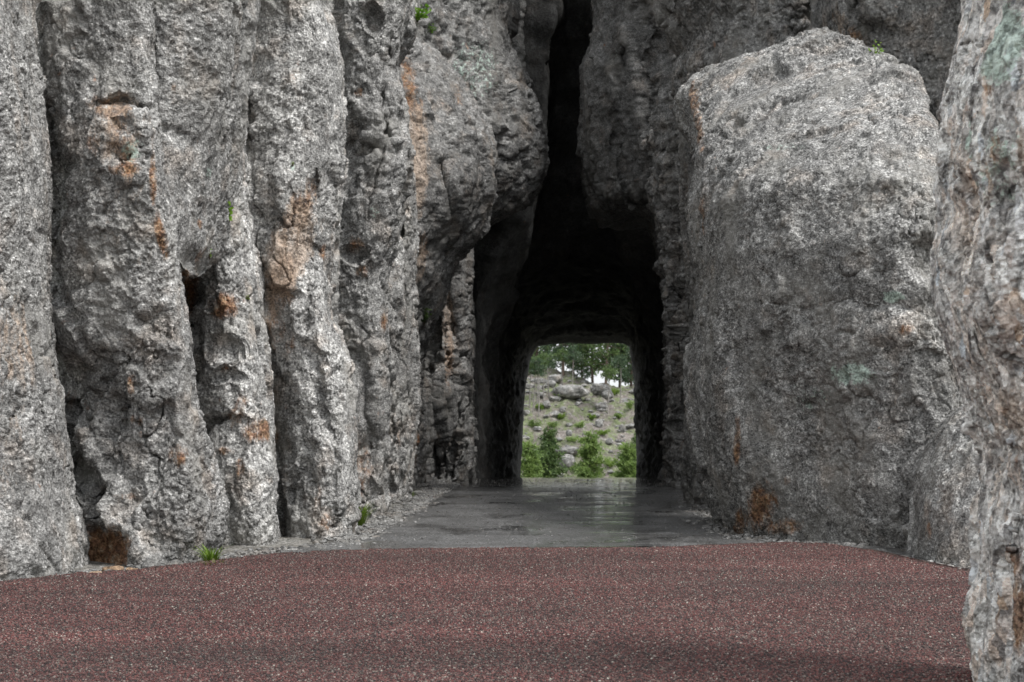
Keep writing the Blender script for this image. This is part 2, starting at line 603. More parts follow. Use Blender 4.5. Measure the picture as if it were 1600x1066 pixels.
    org = np.array([np.mean(cx), dm, 0.0 if ybot is None else zb])
    me.vertices.add(len(verts))
    me.vertices.foreach_set('co', (verts - org).astype(np.float32).ravel())
    tri = np.vstack([capT[:, :3], capB[:, :3]])
    nl = F.size + tri.size
    me.loops.add(nl)
    me.loops.foreach_set('vertex_index', np.concatenate([F.ravel(), tri.ravel()]).astype(np.int32))
    me.polygons.add(len(F) + len(tri))
    ls = np.concatenate([np.arange(len(F)) * 4, F.size + np.arange(len(tri)) * 3]).astype(np.int32)
    lt = np.concatenate([np.full(len(F), 4), np.full(len(tri), 3)]).astype(np.int32)
    me.polygons.foreach_set('loop_start', ls)
    me.polygons.foreach_set('loop_total', lt)
    me.polygons.foreach_set('use_smooth', np.ones(len(F) + len(tri), bool))
    me.update(calc_edges=True)
    ca = me.color_attributes.new('stain', 'FLOAT_COLOR', 'POINT')
    C = np.vstack([C.reshape(-1, 4), [[0, 0, 0, 1], [0, 0, 0, 1]]])
    ca.data.foreach_set('color', C.astype(np.float32).ravel())
    me.materials.append(M[mat])
    o = bpy.data.objects.new(name, me)
    o.location = org
    COL.objects.link(o)
    tag(o, label, cat, group)
    return o


O_, G_, B_ = 0, 1, 2     # orange, mint lichen, pale fresh rock
#ROCKS
# ---- left wall, from the viewer inwards
rock('rock_pillar', 'smooth grey granite pillar cut off by the left edge of the frame', 'rock pillar',
     [(-260, -600), (-260, 1000)], [(18, 0), (30, 130), (34, 230), (37, 330), (36, 480), (46, 560), (60, 640), (72, 730), (82, 800), (98, 860), (104, 910)],
     12.6, 13.9, 0.75, 1.5, ztop=8, nexp=2.6, amp=0.75, seed=11, mat='rock',
     feats=[('crack', [(-10, 430), (20, 400), (45, 365)], 5, 0.10), ('crack', [(60, 640), (90, 650)], 6, 0.05)],
     stains=[(B_, 25, 540, 60, 90, 0, .5), (B_, 10, 690, 50, 120, 0, .35), (O_, 40, 545, 14, 40, 0, .4)])
rock('rock_pillar', 'broad granite pillar with a rusty pitted scar near its top, second from the left', 'rock pillar',
     [(-20, -600), (-10, 0), (0, 900)],
     [(246, -600), (244, 0), (247, 200), (262, 330), (272, 400), (286, 500), (296, 560), (300, 640), (318, 740), (324, 800), (318, 850), (300, 900)],
     16.6, 14.9, 0.8, 1.5, ztop=8.5, nexp=2.1, amp=1.05, seed=23,
     feats=[('dent', (190, 165), (38, 14), 0.16), ('dent', (200, 250), (20, 16), 0.10), ('dent', (85, 330), (22, 160), 0.18),
            ('dent', (130, 600), (60, 60), 0.22), ('dent', (115, 745), (34, 34), 0.30), ('dent', (158, 862), (44, 36), 0.10),
            ('step', [(220, 880), (160, 800), (110, 775)], 10, -0.12, 40), ('crack', [(100, 640), (92, 700)], 8, .2),
            ('crack', [(175, 180), (180, 220), (200, 260)], 10, 0.07), ('dent', (235, 500), (25, 25), .12)],
     stains=[(O_, 175, 170, 44, 24, 20, .75), (O_, 190, 215, 22, 60, -10, .7), (O_, 195, 265, 26, 14, 0, .9), (O_, 145, 225, 14, 24, 0, .5),
             (B_, 185, 200, 60, 70, 0, .5), (B_, 200, 330, 60, 120, 0, .3), (O_, 238, 280, 7, 60, 0, .8), (O_, 252, 370, 9, 50, -10, .95),
             (O_, 162, 862, 46, 42, 30, 1.3), (O_, 280, 710, 18, 22, 0, .75), (O_, 205, 600, 9, 20, 0, .5), (O_, 215, 655, 9, 14, 0, .5),
             (O_, 110, 620, 12, 20, 0, .45), (O_, 92, 650, 8, 30, 0, .7), (G_, 205, 235, 20, 22, 0, .6), (O_, 208, 655, 8, 8, 0, .6), (O_, 200, 775, 30, 7, 0, .45)])
rock('rock_pillar', 'hanging granite pillar ending in a rounded tip above a rusty hollow', 'rock pillar',
     [(224, -600), (228, 0), (232, 200), (246, 330), (266, 395), (276, 440)],
     [(376, -600), (372, 0), (364, 80), (340, 240), (331, 330), (324, 390), (309, 440)],
     15.5, 15.9, 0.7, 1.2, ztop=8.5, ybot=438, nexp=2.2, amp=0.7, seed=37,
     feats=[('crack', [(262, 200), (300, 225), (345, 215)], 10, .05)],
     stains=[(O_, 322, 405, 16, 22, 20, .9), (O_, 300, 430, 30, 12, 0, .9), (G_, 328, 400, 7, 12, 0, .6), (G_, 326, 270, 6, 14, 0, .5), (O_, 312, 350, 6, 10, 0, .6), (O_, 272, 140, 8, 12, 0, .4)])
rock('rock_pillar', 'low split granite pillar with orange seams between two deep cracks', 'rock pillar',
     [(240, 100), (250, 380), (265, 480), (280, 560), (285, 640), (305, 780), (312, 870)],
     [(384, 60), (376, 250), (378, 350), (394, 450), (408, 540), (418, 600), (432, 740), (434, 870)],
     17.8, 17.2, 0.6, 1.4, ytop=60, nexp=2.3, amp=0.95, seed=41,
     feats=[('dent', (292, 470), (11, 44), 0.3), ('crack', [(300, 500), (302, 600)], 6, .25), ('crack', [(305, 680), (330, 668), (355, 655)], 5, .12),
            ('dent', (345, 540), (28, 22), .1), ('dent', (350, 590), (20, 14), .12), ('step', [(310, 655), (360, 655)], 8, .1, 50)],
     stains=[(O_, 296, 455, 16, 55, 10, 1.0), (O_, 350, 478, 28, 24, -20, .95), (O_, 352, 575, 7, 8, 0, .9), (O_, 372, 640, 14, 34, 20, .8), (O_, 348, 705, 20, 9, 0, .7),
             (O_, 303, 660, 6, 90, 0, .7), (O_, 405, 675, 26, 22, 0, 1.0), (O_, 375, 735, 9, 20, 0, .6), (O_, 320, 400, 10, 16, 0, .8)], mat='rock_pale')
rock('rock_pillar', 'tall granite pillar with a long rust coloured scar on its face', 'rock pillar',
     [(300, -600), (330, 0), (310, 260), (300, 340), (330, 440), (360, 540), (370, 600), (385, 740), (395, 880)],
     [(495, -600), (502, 0), (526, 90), (518, 170), (508, 290), (503, 380), (512, 470), (545, 600), (551, 700), (553, 780), (548, 870)],
     19.6, 18.3, 0.9, 1.6, ztop=10, nexp=2.2, amp=1.0, seed=53, mat='rock_pale',
     feats=[('dent', (506, 386), (14, 14), 0.45), ('step', [(500, 280), (492, 380), (478, 500)], 6, .10, 40), ('dent', (380, 150), (26, 110), .12),
            ('crack', [(410, 560), (432, 620), (430, 760), (434, 850)], 7, .22), ('crack', [(395, 420), (410, 480), (418, 540)], 5, .15),
            ('crack', [(456, 790), (462, 750), (470, 730)], 4, .1), ('dent', (390, 158), (9, 9), -.1), ('step', [(480, 500), (500, 560), (520, 660), (530, 800)], 6, .07, 30)],
     stains=[(O_, 465, 340, 22, 66, 22, .85), (O_, 440, 440, 26, 60, 10, .95), (B_, 450, 400, 40, 110, 18, .8), (O_, 430, 520, 20, 40, 0, .55), (O_, 415, 675, 22, 26, 0, 1.0),
             (O_, 455, 540, 12, 20, 0, .5), (O_, 508, 395, 12, 14, 0, .8), (G_, 457, 258, 6, 10, 0, .6), (O_, 510, 818, 14, 16, 0, .6), (O_, 497, 780, 7, 30, 0, .5)])
rock('rock_pillar', 'rough pitted granite pillar with a dark hole, just left of the passage', 'rock pillar',
     [(400, -600), (410, 0), (430, 300), (440, 480), (470, 600), (490, 700), (495, 880)],
     [(640, -600), (642, 0), (618, 90), (610, 110), (622, 160), (632, 240), (610, 400), (606, 600), (604, 740), (600, 850)],
     23.0, 22.0, 0.8, 1.6, ztop=11, nexp=2.3, amp=1.15, seed=67, mat='rock',
     feats=[('dent', (530, 95), (13, 20), .25), ('dent', (583, 28), (14, 14), .2), ('dent', (540, 225), (26, 50), .2), ('dent', (570, 228), (22, 14), .18),
            ('crack', [(520, 0), (528, 60), (540, 130)], 5, .15), ('dent', (560, 400), (14, 10), .12), ('step', [(572, 700), (560, 620), (550, 560)], 8, .12, 30),
            ('dent', (570, 700), (14, 40), .15), ('crack', [(608, 60), (600, 160), (612, 260)], 4, .15)],
     stains=[(O_, 556, 385, 16, 18, -30, .7), (O_, 566, 425, 12, 14, 0, .6), (O_, 600, 505, 8, 16, 0, .8), (O_, 567, 730, 16, 44, 0, .55), (O_, 560, 145, 10, 10, 0, .5), (O_, 560, 770, 12, 12, 0, .6), (G_, 585, 330, 12, 16, 0, .4)])
rock('rock_pillar', 'narrow ribbed granite pillar at the left mouth of the passage', 'rock pillar',
     [(520, -600), (530, 0), (550, 200), (545, 480), (540, 900)],
     [(650, -600), (648, 60), (619, 95), (626, 160), (640, 240), (645, 330), (643, 480), (640, 600), (638, 700), (634, 800)],
     25.5, 26.6, 0.7, 1.8, ztop=12, nexp=2.2, amp=1.1, seed=71, mat='rock_pale',
     feats=[('dent', (622, 345), (16, 22), .35), ('crack', [(628, 330), (632, 380), (630, 480)], 4, .12), ('crack', [(615, 640), (612, 760)], 4, .2), ('dent', (628, 640), (8, 60), .15),
            ('crack', [(598, 500), (596, 600), (606, 700)], 4, .15)],
     stains=[(O_, 600, 505, 8, 14, 0, .8), (O_, 622, 690, 6, 20, 0, .4)])
rock('rock_slab', 'leaning granite slab with a sloping top and rusty streaks, above the dark recess', 'rock slab',
     [(590, 40), (590, 900)], [(640, 52), (665, 66), (695, 96), (722, 138), (750, 180), (774, 230), (770, 300), (745, 350), (706, 400), (690, 470), (672, 520), (660, 560), (650, 640), (648, 800)],
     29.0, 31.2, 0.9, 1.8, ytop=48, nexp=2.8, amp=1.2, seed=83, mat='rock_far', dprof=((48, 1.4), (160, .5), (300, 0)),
     feats=[('crack', [(690, 250), (700, 330), (690, 440)], 5, .2), ('step', [(650, 640), (650, 480)], 6, .4, 60), ('crack', [(740, 200), (745, 260), (720, 330)], 4, .15),
            ('crack', [(668, 500), (664, 640), (660, 740)], 5, .3)],
     stains=[(O_, 640, 140, 14, 60, -8, .8), (O_, 655, 180, 10, 50, 0, .5), (B_, 650, 250, 24, 110, 0, .8), (O_, 660, 385, 12, 24, 0, .6), (B_, 655, 400, 16, 60, 0, .6), (O_, 715, 155, 10, 16, 0, .5), (O_, 655, 700, 18, 30, 0, .8)])
rock('rock_tower', 'massive overhanging granite tower left of the black crevice above the tunnel', 'rock tower',
     [(600, -900), (610, 0), (620, 900)],
     [(800, -900), (803, 0), (797, 40), (808, 90), (818, 120), (838, 155), (846, 190), (850, 245), (846, 275), (830, 300), (800, 322), (768, 340), (742, 362), (731, 392), (729, 440), (733, 560), (737, 640), (738, 760)],
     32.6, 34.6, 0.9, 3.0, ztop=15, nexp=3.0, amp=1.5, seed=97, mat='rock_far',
     feats=[('dent', (790, 270), (50, 60), .35), ('crack', [(705, 380), (700, 480), (712, 600), (706, 740)], 6, .5),
            ('crack', [(672, 480), (668, 600), (676, 740)], 12, .8), ('crack', [(755, 210), (765, 260), (755, 330)], 5, .2), ('crack', [(690, 560), (694, 740)], 5, .4), ('step', [(800, 130), (770, 90), (740, 0)], 12, .15, 50)],
     stains=[(G_, 740, 110, 50, 60, 0, .45), (O_, 702, 560, 7, 60, 0, .7), (B_, 700, 520, 14, 90, 0, .6), (O_, 714, 160, 10, 16, 0, .7), (B_, 700, 300, 60, 90, 0, .35), (O_, 730, 280, 14, 8, 0, .4)])
rock('rock_slab', 'dim granite slab standing deep inside the crevice, on its left side', 'rock slab',
     [(640, -900), (640, 900)], [(880, -900), (868, -50), (864, 40), (858, 100), (852, 160), (846, 240), (843, 310), (800, 345), (750, 375), (712, 420), (700, 500), (700, 900)],
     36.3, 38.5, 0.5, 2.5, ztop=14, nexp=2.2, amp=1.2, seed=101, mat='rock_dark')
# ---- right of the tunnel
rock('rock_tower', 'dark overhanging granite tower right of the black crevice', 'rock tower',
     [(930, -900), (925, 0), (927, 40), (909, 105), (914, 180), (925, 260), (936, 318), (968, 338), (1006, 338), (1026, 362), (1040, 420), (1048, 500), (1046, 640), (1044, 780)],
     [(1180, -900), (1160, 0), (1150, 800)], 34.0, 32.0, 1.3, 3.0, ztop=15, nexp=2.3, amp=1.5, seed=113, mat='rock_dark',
     feats=[('step', [(930, 330), (955, 240), (930, 110)], 8, -.25, 40), ('dent', (985, 90), (12, 20), .2), ('crack', [(985, 320), (975, 260), (950, 180)], 6, .25), ('dent', (1040, 60), (30, 60), .25)],
     stains=[(G_, 960, 90, 14, 20, 0, .3)])
rock('rock_pillar', 'knobbly stacked granite pillar at the right side of the tunnel mouth', 'rock pillar',
     [(1060, 100), (1044, 124), (1022, 165), (1016, 205), (1027, 236), (1013, 266), (1014, 290), (1024, 330), (1036, 388), (1046, 480), (1048, 640), (1046, 780)],
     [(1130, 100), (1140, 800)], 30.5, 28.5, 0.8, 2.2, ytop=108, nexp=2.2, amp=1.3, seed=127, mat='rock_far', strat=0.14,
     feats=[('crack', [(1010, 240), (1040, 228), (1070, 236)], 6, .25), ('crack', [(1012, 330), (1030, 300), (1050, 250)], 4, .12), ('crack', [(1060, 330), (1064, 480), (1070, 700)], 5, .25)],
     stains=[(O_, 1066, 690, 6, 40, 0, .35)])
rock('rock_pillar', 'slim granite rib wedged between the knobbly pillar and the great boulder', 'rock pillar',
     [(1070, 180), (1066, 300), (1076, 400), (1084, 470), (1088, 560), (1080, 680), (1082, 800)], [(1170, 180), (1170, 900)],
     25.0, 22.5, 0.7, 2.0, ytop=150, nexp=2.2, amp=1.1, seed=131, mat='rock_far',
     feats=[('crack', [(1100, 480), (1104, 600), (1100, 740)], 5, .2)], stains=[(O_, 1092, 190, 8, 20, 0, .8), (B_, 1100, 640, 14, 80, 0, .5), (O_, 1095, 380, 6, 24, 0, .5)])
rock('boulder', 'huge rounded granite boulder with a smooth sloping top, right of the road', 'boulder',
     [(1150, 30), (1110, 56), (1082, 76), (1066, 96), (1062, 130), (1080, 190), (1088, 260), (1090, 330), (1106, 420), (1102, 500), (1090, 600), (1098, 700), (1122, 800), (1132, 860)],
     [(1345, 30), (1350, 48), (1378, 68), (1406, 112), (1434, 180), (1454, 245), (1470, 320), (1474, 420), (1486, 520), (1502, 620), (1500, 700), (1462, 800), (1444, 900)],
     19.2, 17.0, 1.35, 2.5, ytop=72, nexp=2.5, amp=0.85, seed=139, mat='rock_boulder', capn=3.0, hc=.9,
     dprof=((34, 4.9), (60, 4.4), (110, 3.4), (170, 2.2), (250, .95), (320, .3), (400, 0), (600, 0), (750, .05), (870, .25)), bprof=((30, .25), (120, .5), (250, .95), (320, 1), (900, 1)),
     feats=[('dent', (1446, 400), (30, 34), .2), ('step', [(1080, 130), (1110, 260), (1130, 420), (1150, 700)], 20, -.05, 50), ('crack', [(1130, 560), (1300, 470), (1450, 480)], 14, .05),
            ('dent', (1230, 520), (40, 30), -.08), ('dent', (1400, 520), (30, 22), -.1), ('crack', [(1440, 872), (1390, 868), (1340, 860)], 4, .12), ('step', [(1480, 720), (1440, 800)], 8, .1, 40),
            ('crack', [(1185, 190), (1300, 150), (1400, 180)], 16, .07), ('crack', [(1140, 60), (1200, 90), (1340, 90)], 12, .06)],
     stains=[(O_, 1190, 795, 26, 44, 10, 1.0), (O_, 1155, 820, 10, 28, 0, .9), (O_, 1225, 822, 40, 16, 0, .75), (O_, 1152, 690, 7, 44, 0, .75), (O_, 1088, 180, 9, 80, -8, .75), (O_, 1095, 350, 8, 60, 0, .55),
             (B_, 1090, 170, 14, 80, 0, .4), (G_, 1330, 585, 44, 22, 0, .75), (G_, 1395, 465, 20, 12, 0, .8), (G_, 1270, 620, 60, 30, 0, .35), (O_, 1415, 515, 18, 10, 0, .5), (O_, 1228, 752, 7, 10, 0, .6), (G_, 1225, 230, 50, 8, 0, .4)])
rock('boulder', 'smooth grey granite hump at the foot of the great boulder, beside the near slab', 'boulder',
     [(1510, 620), (1496, 650), (1474, 720), (1450, 790), (1442, 900)], [(1640, 620), (1680, 900)], 15.0, 14.2, 0.7, 1.5, ytop=618, nexp=2.2, amp=0.55, seed=149, mat='rock',
     dprof=((620, .6), (760, .1), (880, 0)), stains=[(O_, 1449, 830, 8, 18, 0, .5)])
rock('rock_wall', 'shaded granite wall rising behind the great boulder at the upper right', 'rock wall',
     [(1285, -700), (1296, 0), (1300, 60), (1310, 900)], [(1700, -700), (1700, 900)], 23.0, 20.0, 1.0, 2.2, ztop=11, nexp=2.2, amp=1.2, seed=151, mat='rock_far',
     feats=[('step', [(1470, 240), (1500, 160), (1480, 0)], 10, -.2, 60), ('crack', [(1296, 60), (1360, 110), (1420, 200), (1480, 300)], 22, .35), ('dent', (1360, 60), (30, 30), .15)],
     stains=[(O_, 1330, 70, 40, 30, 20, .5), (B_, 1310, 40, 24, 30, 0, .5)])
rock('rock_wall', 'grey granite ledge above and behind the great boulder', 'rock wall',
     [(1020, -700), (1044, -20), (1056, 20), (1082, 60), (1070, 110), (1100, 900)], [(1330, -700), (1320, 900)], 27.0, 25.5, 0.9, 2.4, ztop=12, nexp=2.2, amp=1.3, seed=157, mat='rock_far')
rock('rock_slab', 'pale lichen spotted granite slab close by at the right edge of the frame', 'rock slab',
     [(1572, -600), (1563, 0), (1553, 60), (1535, 105), (1520, 160), (1516, 205), (1506, 262), (1528, 320), (1522, 370), (1516, 430), (1517, 490), (1536, 545), (1557, 600), (1572, 660), (1592, 705), (1590, 770), (1581, 850), (1578, 930), (1584, 1066), (1580, 1300)],
     [(2100, -600), (2100, 1400)], 7.2, 6.0, 0.35, 1.2, ztop=4.1, nexp=3.4, amp=1.3, fs=3.8, stretch=0.7, seed=163, mat='rock_near', res=1.0,
     feats=[('step', [(1530, 360), (1545, 180), (1580, 60)], 8, -.05, 60), ('dent', (1545, 700), (24, 14), -.05), ('dent', (1590, 830), (16, 30), .06), ('crack', [(1590, 860), (1560, 900), (1550, 1000)], 7, .05), ('crack', [(1552, 380), (1530, 480), (1540, 600)], 6, .04)],
     stains=[(G_, 1555, 60, 60, 80, 0, .85), (G_, 1500, 340, 24, 40, 0, .9), (G_, 1512, 215, 10, 50, 0, .6), (G_, 1560, 260, 50, 80, 0, .5), (O_, 1545, 140, 9, 14, 0, .9), (O_, 1512, 530, 12, 20, 0, .7), (B_, 1560, 480, 50, 60, 0, .45), (B_, 1530, 600, 30, 60, 0, .45),
             (O_, 1535, 705, 26, 22, 0, .95), (O_, 1578, 720, 26, 30, 0, .9), (B_, 1585, 640, 40, 50, 0, .45), (O_, 1590, 600, 14, 20, 0, .6), (O_, 1575, 880, 30, 30, 0, 1.0), (O_, 1590, 960, 16, 80, 0, 1.0), (O_, 1545, 850, 12, 40, 0, .6), (O_, 1550, 990, 14, 40, 0, .6), (B_, 1596, 250, 10, 80, 0, .5), (O_, 1575, 400, 10, 30, 0, .5)])
# ---- masses behind the pillars, so that no daylight shows between them
rock('rock_wall', 'broad granite wall showing dark in the cracks between the left pillars', 'rock wall',
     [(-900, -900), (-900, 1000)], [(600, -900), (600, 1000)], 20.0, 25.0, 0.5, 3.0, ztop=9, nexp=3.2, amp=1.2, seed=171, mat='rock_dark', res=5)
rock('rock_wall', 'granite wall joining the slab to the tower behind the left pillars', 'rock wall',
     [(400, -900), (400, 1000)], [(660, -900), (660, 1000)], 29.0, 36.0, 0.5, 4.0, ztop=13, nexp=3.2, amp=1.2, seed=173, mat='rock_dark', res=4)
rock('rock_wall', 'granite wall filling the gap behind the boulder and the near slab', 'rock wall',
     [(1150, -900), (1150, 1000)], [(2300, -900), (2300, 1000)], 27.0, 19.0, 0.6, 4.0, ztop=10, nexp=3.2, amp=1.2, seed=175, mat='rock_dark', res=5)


# ------------------------------------------------------------------ the mass pierced by the tunnel
def road_z(d):
    """height of the ground along the passage: level, then falling away past the tunnel's crest"""
    d = np.asarray(d, float)
    return np.where(d < 35.5, 0.0, -0.012 * (np.clip(d, 35.5, 80) - 35.5) ** 1.6)


def tunnel_mass():
    K = 200      # points round the bore
    D0, D1 = 37.6, 50.5

    def resample(pts, n):
        pts = np.array(pts, float)
        s = np.concatenate([[0], np.cumsum(np.hypot(*np.diff(pts, axis=0).T))])
        q = np.linspace(0, s[-1], n)
        return np.stack([np.interp(q, s, pts[:, 0]), np.interp(q, s, pts[:, 1])], 1)
    # outlines from bottom left, up, over and down to bottom right, in pixels at their distance
    front = [(742, 790), (740, 700), (742, 560), (745, 460), (775, 400), (830, 345), (852, 250), (858, 100), (866, 0), (880, -80), (915, -80), (925, 0), (925, 100), (930, 250), (950, 340), (1020, 370), (1046, 470), (1048, 600), (1050, 790)]  # slot roofed above the frame, shaped to keep sky light out of the crevice
    mid = [(775, 800), (775, 640), (782, 520), (805, 450), (850, 410), (900, 395), (950, 400), (1000, 430), (1022, 500), (1030, 600), (1030, 800)]
    exit_ = [(811, 840), (813, 745), (817, 660), (822, 600), (829, 560), (840, 542), (862, 538), (890, 536), (925, 538), (955, 536), (975, 537), (984, 542), (988, 570), (992, 600), (991, 640), (994, 700), (995, 745), (997, 840)]

    def to_world(o, d):
        a = resample(o, K)
        return np.stack([(a[:, 0] - 800) / FPX * d, np.full(K, d), EYE + (HOR - a[:, 1]) / FPX * d], 1)
    A, Bm, E = to_world(front, D0), to_world(mid, 42.5), to_world(exit_, D1)
    # floor closes the loop below the road
    def close(r, zf):
        n = 24
        fl = np.stack([np.linspace(r[-1, 0], r[0, 0], n + 2)[1:-1], np.full(n, r[0, 1]), np.full(n, zf)], 1)
        r = r.copy(); r[0, 2] = zf; r[-1, 2] = zf
        return np.vstack([r, fl])
    A, Bm, E = close(A, -0.8), close(Bm, -1.2), close(E, -2.2)
    def outer(d, x0, x1, zt):
        pts = [(x0, -3), (x0, zt * .5), (x0 + .8, zt * .85), (x0 + 3, zt), ((x0 + x1) / 2, zt + .6), (x1 - 3, zt), (x1 - .8, zt * .85), (x1, zt * .5), (x1, -3)]
        a = resample(pts, K)
        r = np.stack([a[:, 0], np.full(K, d), a[:, 1]], 1)
        n = 24
        fl = np.stack([np.linspace(x1, x0, n + 2)[1:-1], np.full(n, d), np.full(n, -3.2)], 1)
        return np.vstack([r, fl])
    Of, Ob = outer(D0 + .4, -6.5, 10.5, 15.0), outer(D1 - .3, -6.0, 11.0, 13.0)
    rings = []
    for t in np.linspace(0, 1, 40)[:-1]: rings.append(Of * (1 - t) + A * t)
    for t in np.linspace(0, 1, 45)[:-1]: rings.append(A * (1 - sm(t)) + Bm * sm(t) if False else A * (1 - t) + Bm * t)
    for t in np.linspace(0, 1, 90)[:-1]: rings.append(Bm * (1 - t) + E * t)
    for t in np.linspace(0, 1, 20)[:-1]: rings.append(E * (1 - t) + Ob * t)
    for t in np.linspace(0, 1, 16)[:-1]: rings.append(Ob * (1 - t) + Of * t)
    V = np.array(rings)
    r, c, _ = V.shape
    Vp = np.concatenate([V[-1:], V, V[:1]], 0)
    Vp = np.concatenate([Vp[:, -1:], Vp, Vp[:, :1]], 1)
    n = grid_normals(Vp)[1:-1, 1:-1]
    p = V.reshape(-1, 3)
    f1, f2, cid = worley(p * 1.7, 7)
    d = 0.14 * fbm(p * 1.1, 3, 3) + 0.10 * (cid - .5) * sm((f2 - f1) / .2) + .05 * fbm(p * 4.5, 8, 3, .6, ridged=True)
    amt = np.ones(r)
    amt[39 + 44 + 80:39 + 44 + 89 + 3] = .35
    amt[39 + 44 + 89] = 0.3
    V = V + n * (d.reshape(r, c) * amt[:, None])[..., None]
    idx = np.arange(r * c).reshape(r, c)
    a = np.roll(idx, -1, 0); b_ = np.roll(idx, -1, 1); e = np.roll(a, -1, 1)
    F = np.stack([idx, b_, e, a], -1).reshape(-1, 4)
    o = mesh_obj('tunnel_rock', V.reshape(-1, 3), F, M['rock_tunnel_shade'], stain=np.tile([0, 0, 0, 1], (r * c, 1)))
    return tag(o, 'dark granite mass pierced by the one lane tunnel', 'tunnel')


tunnel_mass()


# ------------------------------------------------------------------ ground, roads
def mat_gravel():
    m, N, L, b = nodes('verge_gravel')
    g = G(N, L)
    p = g.pos()
    v = g.vor(p, 38)
    sc = N.new('ShaderNodeSeparateColor'); L.new(v.outputs['Color'], sc.inputs[0])
    n = g.noise(p, 2.2, 5, .65)
    t = g.math('MULTIPLY_ADD', sc.outputs[0], .6, g.math('MULTIPLY', g.noise(p, 60, 4, .7), .5))
    col = g.ramp(t, [(.2, (.05, .05, .046)), (.5, (.2, .195, .18)), (.75, (.33, .32, .30)), (1, (.5, .49, .47))])
    col = g.mix(g.rng(n, .42, .62, 0, .75), col, g.mix(1, col, (.42, .38, .33), 'MULTIPLY'))
    L.new(col, b.inputs['Base Color'])
    b.inputs['Roughness'].default_value = .85
    L.new(g.bump(g.math('MULTIPLY_ADD', v.outputs['Distance'], -1.0, g.noise(p, 20, 4, .6)), .8, .02), b.inputs['Normal'])
    return m


def mat_asphalt():
    m, N, L, b = nodes('wet_asphalt')
    g = G(N, L)
    p = g.pos()
    fine = g.noise(p, 70, 4, .7)
    v = g.vor(p, 90)
    sc = N.new('ShaderNodeSeparateColor'); L.new(v.outputs['Color'], sc.inputs[0])
    mid = g.noise(p, 1.3, 5, .6)
    band = g.noise(g.mapping(p, (.35, 1.6, 1)), 1.6, 4, .6)       # wheel-worn bands across the road
    t = g.math('MULTIPLY_ADD', fine, .6, g.math('MULTIPLY', sc.outputs[0], .4))
    col = g.ramp(t, [(.3, .02), (.5, .085), (.7, .28)])
    col = g.mix(1, col, g.ramp(mid, [(.3, .65), (.7, 1.35)]), 'MULTIPLY')
    col = g.mix(g.rng(band, .45, .65, 0, .6), col, g.mix(1, col, (.55, .54, .52), 'MULTIPLY'))
    # wet film: patches where water stands
    wet = g.noise(g.mapping(p, (1.0, .45, 1)), 1.1, 5, .6)
    along = N.new('ShaderNodeSeparateXYZ'); L.new(p, along.inputs[0])
    # the drainage line down the right half of the lane runs along the road
    lane = g.math('SUBTRACT', along.outputs[0], g.math('MULTIPLY', along.outputs[1], 0.0585))
    ln = g.math('ADD', lane, g.rng(g.noise(p, 1.0, 3, .5), .3, .7, -.35, .35))
    film = g.rng(g.math('ABSOLUTE', ln), 0.05, 0.55, 1, 0)
    crest = g.math('MULTIPLY', g.rng(along.outputs[1], 28.5, 33.5, 0, 1), g.rng(g.noise(g.mapping(p, (.7, 1.5, 1)), 1.1, 4, .6), .3, .45, .8, 1))
    wetm = g.math('MAXIMUM', g.math('MULTIPLY', g.rng(wet, .5, .62, 0, 1), .6), g.math('MAXIMUM', g.math('MULTIPLY', film, g.rng(g.noise(g.mapping(p, (.4, 3, 1)), 1.6, 4, .6), .42, .56, .1, 1)), crest))
    L.new(g.mix(g.math('MULTIPLY', wetm, .5), col, g.mix(1, col, (.45, .45, .45), 'MULTIPLY')), b.inputs['Base Color'])
    L.new(g.rng(wetm, 0, 1, .5, .05), b.inputs['Roughness'])
    h = g.math('MULTIPLY_ADD', fine, .5, g.math('MULTIPLY', sc.outputs[0], .5))
    bn = g.N.new('ShaderNodeBump')
    bn.inputs['Distance'].default_value = .006
    L.new(g.rng(wetm, 0, 1, .7, .03), bn.inputs['Strength'])
    L.new(h, bn.inputs['Height'])
    h2 = g.noise(g.mapping(p, (.5, 2.5, 1)), 2.2, 3, .6)
    L.new(g.bump(h2, .12, .02, bn.outputs[0]), b.inputs['Normal'])
    b.inputs['Specular IOR Level'].default_value = .5
    L.new(wetm, b.inputs['Coat Weight'])
    b.inputs['Coat Roughness'].default_value = .06
    b.inputs['Coat IOR'].default_value = 1.34
    return m


